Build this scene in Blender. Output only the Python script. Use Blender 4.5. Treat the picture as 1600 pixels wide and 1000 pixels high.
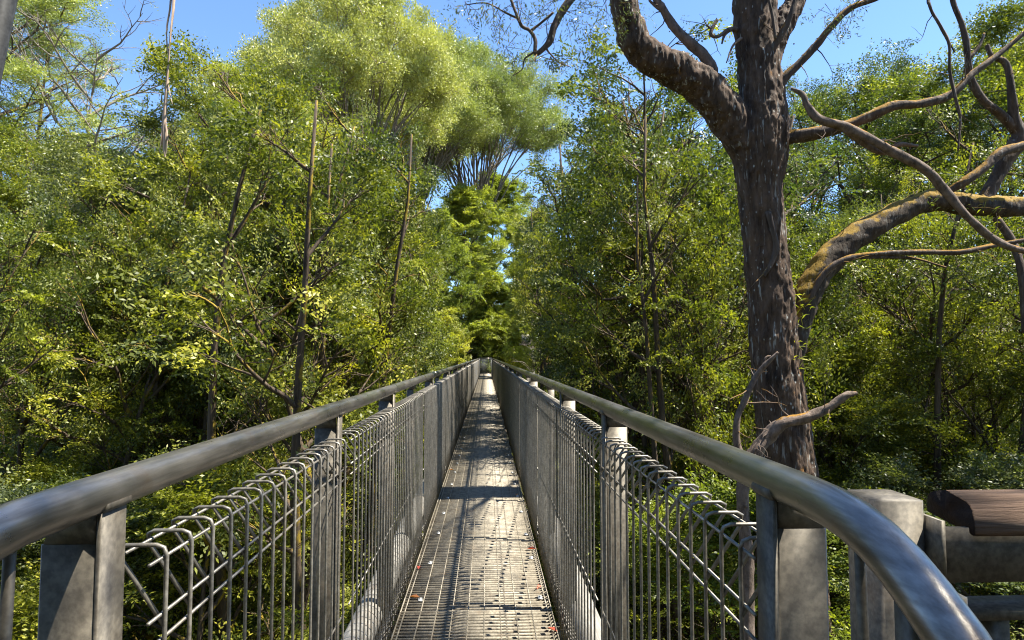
import bpy, math, random
import numpy as np
from mathutils import Vector
PI = math.pi
R = math.radians
for o in list(bpy.data.objects): bpy.data.objects.remove(o)
SC = bpy.context.scene
COL = SC.collection

# ------------------------------------------------------------------ camera
CAM = np.array([0.0, 0.0, 1.64]); F = 1000.0; PITCH = R(3.2); YAW = R(2.29)
cd = bpy.data.cameras.new('camera'); cam = bpy.data.objects.new('camera', cd); COL.objects.link(cam)
cd.sensor_width = 36; cd.lens = 36 * F / 1600; cd.clip_start = 0.05; cd.clip_end = 2000
cam.location = CAM; cam.rotation_euler = (PI / 2 + PITCH, 0, -YAW)
SC.camera = cam

# ------------------------------------------------------------------ light
SUN_EL, SUN_AZ = R(61), R(95)          # sun from the right (+x), measured clockwise from +y
w = bpy.data.worlds.new('World'); SC.world = w; w.use_nodes = True
nt = w.node_tree; nt.nodes.clear()
sky = nt.nodes.new('ShaderNodeTexSky'); sky.sky_type = 'NISHITA'; sky.sun_disc = False
sky.sun_elevation = SUN_EL; sky.sun_rotation = SUN_AZ
sky.altitude = 200; sky.air_density = 1.0; sky.dust_density = 0.1; sky.ozone_density = 7.5
bg = nt.nodes.new('ShaderNodeBackground'); bg.inputs['Strength'].default_value = 0.1
wo = nt.nodes.new('ShaderNodeOutputWorld')
nt.links.new(sky.outputs[0], bg.inputs[0]); nt.links.new(bg.outputs[0], wo.inputs[0])
sl = bpy.data.lights.new('sun', 'SUN'); sl.energy = 5.0; sl.angle = R(0.5); sl.color = (1.0, 0.95, 0.84)
so = bpy.data.objects.new('sun', sl); COL.objects.link(so)
sdir = Vector((math.sin(SUN_AZ) * math.cos(SUN_EL), math.cos(SUN_AZ) * math.cos(SUN_EL), math.sin(SUN_EL)))
so.rotation_euler = sdir.to_track_quat('Z', 'Y').to_euler(); so.location = (20, 0, 30)
SC.view_settings.view_transform = 'Standard'; SC.view_settings.look = 'None'
SC.view_settings.exposure = 1.65; SC.view_settings.gamma = 1.0
SC.cycles.max_bounces = 6; SC.cycles.diffuse_bounces = 3; SC.cycles.glossy_bounces = 2
SC.cycles.transmission_bounces = 3; SC.cycles.transparent_max_bounces = 4
SC.cycles.filter_width = 1.1
SC.cycles.caustics_reflective = False; SC.cycles.caustics_refractive = False

# ------------------------------------------------------------------ helpers
def ray(px, py):
    d = np.array([(px - 800) / F, 1.0, (500 - py) / F])
    c, s = math.cos(PITCH), math.sin(PITCH)
    d = np.array([d[0], d[1] * c - d[2] * s, d[1] * s + d[2] * c])
    c, s = math.cos(-YAW), math.sin(-YAW)
    return np.array([d[0] * c - d[1] * s, d[0] * s + d[1] * c, d[2]])
def P(px, py, Y):
    """point seen at that pixel of the 1600x1000 photo, Y metres ahead"""
    d = ray(px, py); return CAM + d * (Y / d[1])

class MB:
    """collects geometry for ONE mesh object"""
    def __init__(s): s.v = []; s.q = []; s.t = []; s.n = 0; s.tint = []
    def add(s, v, q=None, t=None):
        v = np.asarray(v, float).reshape(-1, 3)
        if q is not None and len(q): s.q.append(np.asarray(q, int) + s.n)
        if t is not None and len(t): s.t.append(np.asarray(t, int) + s.n)
        s.v.append(v); s.n += len(v); return s
    def box(s, x0, x1, y0, y1, z0, z1):
        v = [(x0,y0,z0),(x1,y0,z0),(x1,y1,z0),(x0,y1,z0),(x0,y0,z1),(x1,y0,z1),(x1,y1,z1),(x0,y1,z1)]
        q = [(0,3,2,1),(4,5,6,7),(0,1,5,4),(1,2,6,5),(2,3,7,6),(3,0,4,7)]
        return s.add(v, q)
    def cbox(s, x0, x1, y0, y1, z0, z1, c=.004):
        """box with its four upright edges chamfered"""
        pts = [(x0+c,y0),(x1-c,y0),(x1,y0+c),(x1,y1-c),(x1-c,y1),(x0+c,y1),(x0,y1-c),(x0,y0+c)]
        return s.prism(pts, z0, z1)
    def prism(s, pts, z0, z1):
        n = len(pts); v = [(x,y,z0) for x,y in pts] + [(x,y,z1) for x,y in pts]
        v += [(np.mean([p[0] for p in pts]), np.mean([p[1] for p in pts]), z0), (np.mean([p[0] for p in pts]), np.mean([p[1] for p in pts]), z1)]
        q = [(i,(i+1)%n,n+(i+1)%n,n+i) for i in range(n)]
        t = [((i+1)%n,i,2*n) for i in range(n)] + [(n+i,n+(i+1)%n,2*n+1) for i in range(n)]
        return s.add(v, q, t)
    def tube(s, pts, r, k=8, cap=True, rough=None):
        pts = np.asarray(pts, float); n = len(pts); r = np.broadcast_to(np.asarray(r, float), (n,))
        T = np.gradient(pts, axis=0); T /= np.linalg.norm(T, axis=1)[:, None] + 1e-9
        ref = np.array([0.31, 0.2, 0.93]) if abs(T[:, 2].mean()) < .8 else np.array([1.0, .13, 0])
        U = np.cross(T, ref); U /= np.linalg.norm(U, axis=1)[:, None] + 1e-9
        V = np.cross(T, U)
        a = np.arange(k) * 2 * PI / k
        rr = r[:, None] * (rough if rough is not None else 1.0) * np.ones((n, k))
        v = pts[:, None, :] + rr[..., None] * (np.cos(a)[None, :, None] * U[:, None, :] + np.sin(a)[None, :, None] * V[:, None, :])
        i = np.arange(n - 1)[:, None] * k; j = np.arange(k)[None, :]; j2 = (j + 1) % k
        q = np.stack([i + j, i + j2, i + k + j2, i + k + j], -1).reshape(-1, 4)
        t = []
        vv = v.reshape(-1, 3)
        if cap:
            vv = np.vstack([vv, pts[0], pts[-1]]); c0 = n * k
            t = [((jj + 1) % k, jj, c0) for jj in range(k)] + [((n-1)*k + jj, (n-1)*k + (jj+1) % k, c0 + 1) for jj in range(k)]
        return s.add(vv, q, t)
    def mesh(s, name, mat, smooth=False):
        m = bpy.data.meshes.new(name)
        v = np.vstack(s.v).astype(np.float32)
        q = np.vstack(s.q) if s.q else np.zeros((0, 4), int)
        t = np.vstack(s.t) if s.t else np.zeros((0, 3), int)
        m.vertices.add(len(v)); m.vertices.foreach_set('co', v.ravel())
        nl = len(q) * 4 + len(t) * 3; m.loops.add(nl)
        m.loops.foreach_set('vertex_index', np.concatenate([q.ravel(), t.ravel()]).astype(np.int32))
        m.polygons.add(len(q) + len(t))
        st = np.concatenate([np.arange(len(q)) * 4, len(q) * 4 + np.arange(len(t)) * 3]).astype(np.int32)
        m.polygons.foreach_set('loop_start', st)
        try: m.polygons.foreach_set('loop_total', np.concatenate([np.full(len(q), 4), np.full(len(t), 3)]).astype(np.int32))
        except Exception: pass
        if s.tint:
            a = m.attributes.new('tint', 'FLOAT', 'FACE'); a.data.foreach_set('value', np.concatenate(s.tint).astype(np.float32))
        m.update(calc_edges=True)
        if smooth: m.polygons.foreach_set('use_smooth', np.ones(len(m.polygons), bool))
        m.materials.append(mat); return m
    def build(s, name, mat, parent=None, smooth=False):
        o = bpy.data.objects.new(name, s.mesh(name, mat, smooth)); COL.objects.link(o); o.parent = parent; return o

def tag(o, label=None, cat=None, group=None, kind=None):
    if label: o['label'] = label
    if cat: o['category'] = cat
    if group: o['group'] = group
    if kind: o['kind'] = kind
    return o
def empty(name, loc=(0, 0, 0), label=None, cat=None, group=None):
    o = bpy.data.objects.new(name, None); COL.objects.link(o); o.location = loc; o.empty_display_size = .2
    return tag(o, label, cat, group)
def share(name, me, parent=None, loc=(0, 0, 0)):
    o = bpy.data.objects.new(name, me); COL.objects.link(o); o.parent = parent; o.location = loc; return o

# ------------------------------------------------------------------ materials
def nodes(name):
    m = bpy.data.materials.new(name); m.use_nodes = True; t = m.node_tree; t.nodes.clear()
    out = t.nodes.new('ShaderNodeOutputMaterial')
    def N(k, **kw):
        n = t.nodes.new('ShaderNode' + k)
        for a, b in kw.items(): setattr(n, a, b)
        return n
    return m, t, N, out, t.links.new
def ramp(N, stops, interp='LINEAR'):
    r = N('ValToRGB'); r.color_ramp.interpolation = interp; e = r.color_ramp.elements
    while len(e) < len(stops): e.new(.5)
    for k, (p, c) in enumerate(stops): e[k].position = p; e[k].color = (*c, 1)
    return r
def mixc(N, L, fac, a, b, mode='MIX'):
    n = N('Mix', data_type='RGBA', blend_type=mode)
    for sock, val in ((n.inputs[0], fac), (n.inputs[6], a), (n.inputs[7], b)):
        if hasattr(val, 'links'): L(val, sock)
        elif isinstance(val, tuple): sock.default_value = (*val, 1)
        else: sock.default_value = val
    return n.outputs[2]
def leaf_mat(name, dark, mid, bright, trans=.42, rough=.46, spec=.45, tcol=(1.12, 1.2, .42)):
    m, t, N, out, L = nodes(name)
    at = N('Attribute', attribute_name='tint')
    rp = ramp(N, [(0.0, dark), (.5, mid), (1.0, bright)]); L(at.outputs['Fac'], rp.inputs[0])
    oi = N('ObjectInfo'); hs = N('HueSaturation'); L(rp.outputs[0], hs.inputs['Color'])
    mr = N('MapRange'); L(oi.outputs['Random'], mr.inputs[0]); mr.inputs[3].default_value = .482; mr.inputs[4].default_value = .518
    L(mr.outputs[0], hs.inputs['Hue'])
    mr2 = N('MapRange'); L(oi.outputs['Random'], mr2.inputs[0]); mr2.inputs[3].default_value = 1.35; mr2.inputs[4].default_value = .85
    L(mr2.outputs[0], hs.inputs['Value'])
    p = N('BsdfPrincipled'); L(hs.outputs[0], p.inputs['Base Color']); p.inputs['Roughness'].default_value = rough
    p.inputs['Specular IOR Level'].default_value = spec
    tr = N('BsdfTranslucent'); L(mixc(N, L, 1.0, hs.outputs[0], tcol, 'MULTIPLY'), tr.inputs[0])
    mx = N('MixShader'); mx.inputs[0].default_value = trans
    L(p.outputs[0], mx.inputs[1]); L(tr.outputs[0], mx.inputs[2]); L(mx.outputs[0], out.inputs[0])
    return m
def bark_mat(name, c0, c1, moss=(.22, .15, .02), moss_amt=.5, lichen=0.0, stretch=.18, scale=14, bump=.6, mossy_top=False, axis=2):
    m, t, N, out, L = nodes(name)
    tc = N('TexCoord'); mp = N('Mapping'); L(tc.outputs['Object'], mp.inputs[0]); mp.inputs['Scale'].default_value = [stretch if a_ == axis else 1 for a_ in range(3)]
    n1 = N('TexNoise'); L(mp.outputs[0], n1.inputs['Vector']); n1.inputs['Scale'].default_value = scale; n1.inputs['Detail'].default_value = 8; n1.inputs['Roughness'].default_value = .7
    rp = ramp(N, [(.32, c0), (.68, c1)]); L(n1.outputs[0], rp.inputs[0])
    n2 = N('TexNoise'); L(tc.outputs['Object'], n2.inputs['Vector']); n2.inputs['Scale'].default_value = 2.3; n2.inputs['Detail'].default_value = 6; n2.inputs['Roughness'].default_value = .75
    ge = N('NewGeometry'); sx = N('SeparateXYZ'); L(ge.outputs['Normal'], sx.inputs[0])
    ad = N('Math', operation='MULTIPLY_ADD'); L(sx.outputs['Z' if mossy_top else 'X'], ad.inputs[0]); ad.inputs[1].default_value = .3 if mossy_top else .1; L(n2.outputs[0], ad.inputs[2])
    rm = ramp(N, [(1.04 - moss_amt, (0, 0, 0)), (1.12 - moss_amt, (1, 1, 1))]); L(ad.outputs[0], rm.inputs[0])
    n3 = N('TexNoise'); L(tc.outputs['Object'], n3.inputs['Vector']); n3.inputs['Scale'].default_value = 60; n3.inputs['Detail'].default_value = 3
    mossc = mixc(N, L, n3.outputs[0], tuple(x * .35 for x in moss), tuple(x * 1.5 for x in moss))
    col = mixc(N, L, rm.outputs[0], rp.outputs[0], mossc)
    if lichen:
        vo = N('TexVoronoi'); mp2 = N('Mapping'); L(tc.outputs['Object'], mp2.inputs[0]); mp2.inputs['Scale'].default_value = (1, 1, .6)
        L(mp2.outputs[0], vo.inputs['Vector']); vo.inputs['Scale'].default_value = 17
        rv = ramp(N, [(.10, (1, 1, 1)), (.2, (0, 0, 0))]); L(vo.outputs['Distance'], rv.inputs[0])
        n4 = N('TexNoise'); L(tc.outputs['Object'], n4.inputs['Vector']); n4.inputs['Scale'].default_value = 3.5; n4.inputs['Detail'].default_value = 5
        rn = ramp(N, [(.5, (0, 0, 0)), (.56, (lichen,) * 3)]); L(n4.outputs[0], rn.inputs[0])
        f = mixc(N, L, 1.0, rv.outputs[0], rn.outputs[0], 'MULTIPLY')
        # long pale streaks following the grain
        n5 = N('TexNoise'); mp3 = N('Mapping'); L(tc.outputs['Object'], mp3.inputs[0]); mp3.inputs['Scale'].default_value = (1, 1, .1)
        L(mp3.outputs[0], n5.inputs['Vector']); n5.inputs['Scale'].default_value = 30; n5.inputs['Detail'].default_value = 6
        rs = ramp(N, [(.60, (0, 0, 0)), (.68, (lichen * .6,) * 3)]); L(n5.outputs[0], rs.inputs[0])
        f2 = mixc(N, L, 1.0, f, rs.outputs[0], 'ADD')
        col = mixc(N, L, f2, col, (.42, .42, .38))
    p = N('BsdfPrincipled'); L(col, p.inputs['Base Color']); p.inputs['Roughness'].default_value = .85
    p.inputs['Specular IOR Level'].default_value = .25
    b = N('Bump'); b.inputs['Strength'].default_value = bump; b.inputs['Distance'].default_value = .03; L(n1.outputs[0], b.inputs['Height'])
    L(b.outputs[0], p.inputs['Normal']); L(p.outputs[0], out.inputs[0])
    return m
def steel_mat(name, c0, c1, rough=(.35, .6), metal=.75, streak=.2, rust=0.0, moss=0.0):
    m, t, N, out, L = nodes(name)
    tc = N('TexCoord'); mp = N('Mapping'); L(tc.outputs['Object'], mp.inputs[0]); mp.inputs['Scale'].default_value = (1, streak, 1)
    n1 = N('TexNoise'); L(mp.outputs[0], n1.inputs['Vector']); n1.inputs['Scale'].default_value = 14; n1.inputs['Detail'].default_value = 9; n1.inputs['Roughness'].default_value = .7
    rp = ramp(N, [(.3, c0), (.7, c1)]); L(n1.outputs[0], rp.inputs[0]); col = rp.outputs[0]
    n2 = N('TexNoise'); L(tc.outputs['Object'], n2.inputs['Vector']); n2.inputs['Scale'].default_value = 5; n2.inputs['Detail'].default_value = 7; n2.inputs['Roughness'].default_value = .7
    nf = N('TexNoise'); mpf = N('Mapping'); L(tc.outputs['Object'], mpf.inputs[0]); mpf.inputs['Scale'].default_value = (1, .06 if streak < .5 else 1, 1)
    L(mpf.outputs[0], nf.inputs['Vector']); nf.inputs['Scale'].default_value = 90; nf.inputs['Detail'].default_value = 6
    rf = ramp(N, [(.35, (.72, .71, .70)), (.62, (1.15, 1.14, 1.12))]); L(nf.outputs[0], rf.inputs[0]); col = mixc(N, L, 1.0, col, rf.outputs[0], 'MULTIPLY')
    if rust:
        rr = ramp(N, [(.56, (0, 0, 0)), (.7, (rust,) * 3)]); L(n2.outputs[0], rr.inputs[0])
        col = mixc(N, L, rr.outputs[0], col, (.16, .085, .035))
    if moss:
        n3 = N('TexNoise'); L(tc.outputs['Object'], n3.inputs['Vector']); n3.inputs['Scale'].default_value = 1.1; n3.inputs['Detail'].default_value = 6
        r3 = ramp(N, [(.5, (0, 0, 0)), (.62, (moss,) * 3)]); L(n3.outputs[0], r3.inputs[0])
        col = mixc(N, L, r3.outputs[0], col, (.12, .14, .05))
    p = N('BsdfPrincipled'); L(col, p.inputs['Base Color']); p.inputs['Metallic'].default_value = metal
    mr = N('MapRange'); L(n2.outputs[0], mr.inputs[0]); mr.inputs[1].default_value = .3; mr.inputs[2].default_value = .7
    mr.inputs[3].default_value = rough[0]; mr.inputs[4].default_value = rough[1]; L(mr.outputs[0], p.inputs['Roughness'])
    b = N('Bump'); b.inputs['Strength'].default_value = .12; b.inputs['Distance'].default_value = .004; L(n1.outputs[0], b.inputs['Height']); L(b.outputs[0], p.inputs['Normal'])
    L(p.outputs[0], out.inputs[0]); return m

M = {}
M['rail'] = steel_mat('rail_steel', (.12, .108, .096), (.36, .335, .305), (.22, .40), .8, .12, rust=.35, moss=.35)
M['post'] = steel_mat('post_steel', (.060, .050, .037), (.185, .162, .125), (.45, .7), .3, 1, rust=.25)
M['wire'] = steel_mat('wire_steel', (.13, .118, .10), (.33, .305, .26), (.35, .6), .5, 1, rust=.3)
M['grate'] = steel_mat('grating_steel', (.12, .102, .074), (.32, .28, .21), (.45, .7), .3, 1, rust=.35)
M['pipe'] = steel_mat('pipe_steel', (.20, .185, .16), (.34, .32, .28), (.5, .75), .15, .2, rust=.45)
M['clip'] = steel_mat('clip_steel', (.4, .4, .38), (.55, .55, .53), (.4, .6), .3, 1)
M['leaf'] = leaf_mat('leaf_green', (.028, .047, .013), (.125, .148, .026), (.42, .41, .04))
M['leaf2'] = leaf_mat('leaf_deep_green', (.022, .040, .015), (.088, .115, .028), (.34, .345, .04))
M['leafp'] = leaf_mat('leaf_pale_olive', (.12, .145, .045), (.29, .32, .10), (.48, .49, .17), .3, .42)
M['leafb'] = leaf_mat('leaf_sage_green', (.026, .043, .020), (.10, .122, .048), (.33, .345, .085), .38, .42)
M['leafg'] = leaf_mat('leaf_grey_green', (.035, .05, .02), (.075, .10, .035), (.2, .22, .06), .3, .35)
M['leafy'] = leaf_mat('leaf_fresh_yellow', (.07, .09, .015), (.21, .235, .03), (.42, .41, .05), .45)
M['leafz'] = leaf_mat('leaf_far_yellow', (.12, .14, .030), (.26, .285, .05), (.44, .43, .08), .5)
M['bark'] = bark_mat('bark_dark', (.020, .014, .010), (.13, .095, .065), (.26, .18, .02), .47)
M['barkp'] = bark_mat('bark_pale', (.10, .085, .065), (.30, .25, .2), (.2, .16, .05), .35, scale=8)
M['gum'] = bark_mat('bark_gum', (.016, .010, .007), (.145, .095, .062), (.22, .10, .018), .385, lichen=.9, scale=9, bump=1.0, stretch=.28)
M['gumlimb'] = bark_mat('bark_limb', (.035, .025, .019), (.15, .112, .085), (.26, .14, .02), .415, lichen=.5, scale=12, bump=1.0, mossy_top=True)
M['mosslimb'] = bark_mat('bark_mossy', (.018, .013, .009), (.10, .075, .052), (.26, .16, .022), .455, lichen=.3, scale=12, bump=1.0, mossy_top=True)
M['dead'] = bark_mat('dead_wood', (.06, .042, .03), (.24, .18, .14), (.30, .15, .02), .30, scale=16, stretch=.5, mossy_top=True)
M['strip'] = bark_mat('bark_ribbon', (.30, .20, .13), (.62, .48, .36), (.2, .1, .05), .2, scale=30, stretch=.05)
M['timber'] = bark_mat('old_timber', (.035, .021, .014), (.26, .165, .11), (.1, .06, .03), .3, scale=45, stretch=.06, bump=.7, axis=0)

M['dark'] = steel_mat('dark_paint', (.010, .011, .012), (.028, .029, .03), (.5, .7), 0, 1)
[n_ for n_ in M['dark'].node_tree.nodes if n_.type == 'BSDF_PRINCIPLED'][0].inputs['Specular IOR Level'].default_value = .1
M['endgrain'] = bark_mat('end_grain', (.008, .005, .004), (.035, .022, .014), (.03, .02, .01), .2, scale=30, stretch=1, bump=.4)
def ground_mat():
    m, t, N, out, L = nodes('forest_floor')
    tc = N('TexCoord'); n1 = N('TexNoise'); L(tc.outputs['Object'], n1.inputs['Vector']); n1.inputs['Scale'].default_value = 1.2; n1.inputs['Detail'].default_value = 10; n1.inputs['Roughness'].default_value = .75
    rp = ramp(N, [(.3, (.03, .022, .012)), (.5, (.09, .065, .04)), (.62, (.07, .085, .02)), (.8, (.16, .13, .09))]); L(n1.outputs[0], rp.inputs[0])
    p = N('BsdfPrincipled'); L(rp.outputs[0], p.inputs['Base Color']); p.inputs['Roughness'].default_value = .95
    b = N('Bump'); b.inputs['Distance'].default_value = .3; L(n1.outputs[0], b.inputs['Height']); L(b.outputs[0], p.inputs['Normal'])
    L(p.outputs[0], out.inputs[0]); return m
M['ground'] = ground_mat()

# ------------------------------------------------------------------ terrain
def sm(t): t = np.clip(t, 0, 1); return t * t * (3 - 2 * t)
def gz(x, y):
    z = -13 + 11.0 * sm((y - 18) / 44)
    z = z + 9 * sm((y - 64) / 45) + 15 * sm((-x - 9) / 32) + 4 * sm((x - 12) / 40)
    z = z + .7 * np.sin(x * .31 + 1) * np.cos(y * .23) + .3 * np.sin(x * .9) * np.sin(y * .8 + 2)
    return z
g = MB()
xs = np.concatenate([[-900, -500, -250, -130], np.linspace(-80, 80, 81), [130, 250, 500, 900]])
ys = np.concatenate([[-600, -200, -60], np.linspace(-20, 110, 66), [160, 260, 500, 1200]])
X, Y = np.meshgrid(xs, ys); Z = gz(X, Y)
n, k = X.shape
i = np.arange(n - 1)[:, None] * k; j = np.arange(k - 1)[None, :]
g.add(np.stack([X, Y, Z], -1), np.stack([i + j, i + j + 1, i + k + j + 1, i + k + j], -1).reshape(-1, 4))
tag(g.build('ground', M['ground'], smooth=True), kind='structure')

# ------------------------------------------------------------------ walkway
BAY = 1.55; Y0 = 1.12; NB = 36; YE = Y0 + BAY * NB          # posts at Y0 + k*BAY
DL, DR = -.55, .427                                        # deck edges
LAT = {-1: (-.620, -.557), 1: (.512, .460)}                # handrail centre, mesh plane
RZ, RR = 1.419, .0315
walk = empty('elevated_walkway', (0, 0, 0), 'long straight steel grating footbridge deck running away through the treetops', 'walkway')
PL = 2 * BAY
gm = MB()
nb = int(round(PL / .0442)); pitch = PL / nb
for a in range(nb):
    y = (a + .5) * pitch; gm.box(DL + .006, DR - .006, y - .0045, y + .0045, -.032, -.002)
for a in range(10):
    x = DL + .03 + (DR - DL - .06) * a / 9; gm.box(x - .0035, x + .0035, .003, PL - .003, -.012, .0008)
for x in (DL, DR - .006): gm.box(x, x + .006, 0.002, PL - .002, -.035, .004)
gm.box(DL + .006, DR - .006, 0, .005, -.034, 0.003); gm.box(DL + .006, DR - .006, PL - .005, PL, -.034, 0.003)
gme = gm.mesh('grating_panel', M['grate'])
npan = 20
for a in range(-1, npan - 1): share('grating_panel', gme, walk, (0, Y0 + a * PL, 0))
bm_ = MB(); bm_.box(-.86, .74, -.03, .03, -.20, -.092); bm_.box(-.86, .74, -.05, .05, -.215, -.203)
bme = bm_.mesh('crossbeam', M['post'])
for a in range(-1, npan): share('crossbeam', bme, walk, (0, Y0 + a * PL, 0))
js = MB()
for x in (-.35, -.06, .23): js.box(x - .015, x + .015, -2, YE, -.088, -.037)
js.build('joist', M['post'], walk)
for x in (-.745, .625):
    pp = MB(); pp.tube([(x, yy, -.01) for yy in np.linspace(-2, YE, 60)], .088, 20)
    pp.build('chord_pipe', M['pipe'], walk, True)
    cm = MB(); cm.tube([(x, 0, -.01), (x, .05, -.01)], .098, 20); cme_ = cm.mesh('pipe_collar', M['pipe'], True)
    for yy in np.arange(3.2, 30, PL): share('pipe_collar', cme_, walk, (0, yy, 0))
cl = MB(); cl.box(-.014, .014, -.026, .026, .001, .009); cl.tube([(0, 0, .008), (0, 0, .017)], .007, 6)
cme = cl.mesh('clip', M['clip'])
rn = random.Random(4)
for a in range(14):
    for x in (DL + .11, DR - .06):
        share('clip', cme, walk, (x, 2.9 + a * .775 + rn.uniform(-.06, .06), 0)).rotation_euler.z = rn.uniform(-.2, .2)

def wire_panel(sgn, length, n):
    """roll-top mesh panel, inner plane at x=0, outwards = sgn"""
    b = MB(); r = .0042; top = 1.31; bot = .055; d = .083 * sgn
    c = .014
    def prof(y):
        return [(.035*sgn, y, bot + .12 - .07), (d*.6, y, bot + .01), (0, y, bot - .03)]
    for a in range(n):
        y = (a + .5) * length / n
        up = [(0, y, -.05), (0, y, .3), (0, y, .6), (0, y, .9), (0, y, top - c * 1.3), (c*.35*sgn, y, top - c*.35), (c * 1.3*sgn, y, top),
              (d - c*sgn, y, top), (d - c*.2*sgn, y, top - c*.4), (d - c*.25*sgn, y, top - c*1.5), (.001*sgn, y, top - .137)]
        b.tube(up, r, 6)
        b.tube([(0, y, .10), (d, y, -.02), (d*.9, y, -.05), (0, y, -.05)], r, 5)
    for (x, z) in ((.007*sgn, top - .022), (d - .008*sgn, top - .016), (.006*sgn, top - .118), (.007*sgn, top - .162), (.007*sgn, .62), (.007*sgn, .11), (.007*sgn, .04), (d*.9, -.045)):
        b.tube([(x, .002, z), (x, length + .012, z)], r * .82, 5)
    return b.mesh('mesh_panel', M['wire'], True)
def post_mesh(sgn):
    b = MB(); o = .512 if sgn > 0 else .620
    # rectangular hollow section standing just outside the mesh plane, inner flange, angled gusset up to the rail
    x0, x1 = sorted((-.012 * sgn, .078 * sgn))
    b.cbox(x0, x1, .006, .062, -.25, 1.345, .005)
    xi0, xi1 = sorted((-.020 * sgn, -.0125 * sgn))
    b.box(xi0, xi1, .0, .068, -.25, 1.405); b.tube([((xi0 + xi1) / 2, .0, 1.405), ((xi0 + xi1) / 2, .03, 1.405), ((xi0 + xi1) / 2, .068, 1.405)], .012, 10)
    return b, x0, x1
def taper(b, sgn):
    a0, a1 = -.012 * sgn, .078 * sgn
    v = [(a0 + .005*sgn, .0065, 1.346), (a1 - .005*sgn, .0065, 1.346), (a1 - .005*sgn, .020, 1.346), (a0 + .005*sgn, .020, 1.346),
         (a0 + .005 * sgn, .0065, 1.42), (.050 * sgn, .0065, 1.395), (.050 * sgn, .020, 1.395), (a0 + .005 * sgn, .020, 1.42)]
    q = [(0,3,2,1),(4,5,6,7),(0,1,5,4),(1,2,6,5),(2,3,7,6),(3,0,4,7)]
    b.add(v, q)
fences = {}
for sgn in (-1, 1):
    rx, mx_ = LAT[sgn]
    side = 'left' if sgn < 0 else 'right'
    f = empty('balustrade', (0, 0, 0), f'grey steel balustrade with mesh infill along the {side} edge of the walkway', 'balustrade', 'balustrades along the walkway')
    fences[sgn] = f
    # handrail, ends bending down towards the viewer
    pts = [(rx, YE, RZ), ]
    pts += [(rx, yy, RZ) for yy in np.arange(YE - 1, 1.2, -.5)]
    bend = ((1.05, 0), (.95, 0.0), (.88, .001), (.80, .011), (.755, .023), (.71, .040), (.656, .073), (.60, .105), (.565, .15), (.54, .20), (.525, .27), (.52, .40), (.52, .9))
    if sgn > 0: bend = ((1.08, 0), (1.0, 0), (.94, .002), (.88, .009), (.83, .021), (.785, .038), (.742, .060), (.692, .090), (.645, .13), (.605, .18), (.58, .24), (.57, .32), (.57, .5), (.57, .9))
    for (yy, dz) in bend:
        pts.append((rx, yy, RZ - dz))
    h = MB(); h.tube(pts, RR, 28); h.build('handrail', M['rail'], f, True)
    wj = MB(); wj.tube([(rx, 0, RZ), (rx, .012, RZ)], RR + .002, 20); wjm = wj.mesh('rail_sleeve', M['rail'], True)
    for kk in range(1, 6): share('rail_sleeve', wjm, f, (0, Y0 + kk * 4 * BAY + .33, 0))
    b, x0, x1 = post_mesh(sgn); taper(b, sgn); pm = b.mesh('post', M['post'])
    # slimmer stanchion behind the mesh, only its head shows over the roll top
    b2 = MB(); x0, x1 = sorted(((.095) * sgn, (.150) * sgn)); b2.cbox(x0, x1, .006, .056, -.25, 1.335, .004)
    v = [(.052*sgn, .016, 1.40), (.095*sgn, .016, 1.334), (.150*sgn, .016, 1.334), (.075*sgn, .016, 1.41), (.052*sgn, .046, 1.40), (.095*sgn, .046, 1.334), (.150*sgn, .046, 1.334), (.075*sgn, .046, 1.41)]
    b2.add(v, [(0,1,2,3),(7,6,5,4),(0,4,5,1),(1,5,6,2),(2,6,7,3),(3,7,4,0)])
    sm_ = b2.mesh('stanchion', M['post'])
    px_ = rx - (-.012 * sgn) - .018 * sgn - (.016 if sgn < 0 else 0)
    for kk in range(0, NB + 1):
        yy = Y0 + kk * BAY - .03
        if kk % 2 == 0 or kk == 1: share('post', pm, f, (px_ + (.012 if sgn < 0 else 0), yy - (.052 if kk == 0 and sgn < 0 else .006 if kk == 0 else 0), 0))
        else: share('stanchion', sm_, f, (mx_, yy, 0))
    ext = .05
    me1 = wire_panel(sgn, BAY - .085 + ext, 16); me2 = wire_panel(sgn, PL - .085, 33)
    share('mesh_panel', me1, f, (mx_, Y0 + .045 - ext, 0))
    kk = 1
    while kk < NB - 1:
        share('mesh_panel', me2, f, (mx_, Y0 + kk * BAY + .045, 0)); kk += 2
    # band clamps fixing the panels to the full posts
    cb = MB()
    x0, x1 = sorted((-.024 * sgn, .020 * sgn)); cb.box(x0, x1, -.004, .072, 1.165, 1.185)
    cbm = cb.mesh('clamp', M['post'])
    for kk in range(1, 8, 2): share('clamp', cbm, f, (px_, Y0 + kk * BAY - .03, 0))
    # end bay by the viewer: a round baluster and the end post
    e = MB(); e.tube([(rx + .006 * sgn, .88, -.2), (rx + .006 * sgn, .88, 1.20), (rx + .003*sgn, .88, 1.405)], .0075, 10); e.build('baluster', M['post'], f, True)
    e = MB(); xa, xb = sorted((rx - .004 * sgn, rx + .07 * sgn)); e.cbox(xa, xb, .765, .80, -.25, 1.383 if sgn < 0 else 1.348, .004); e.build('end_post', M['post'], f)

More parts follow.
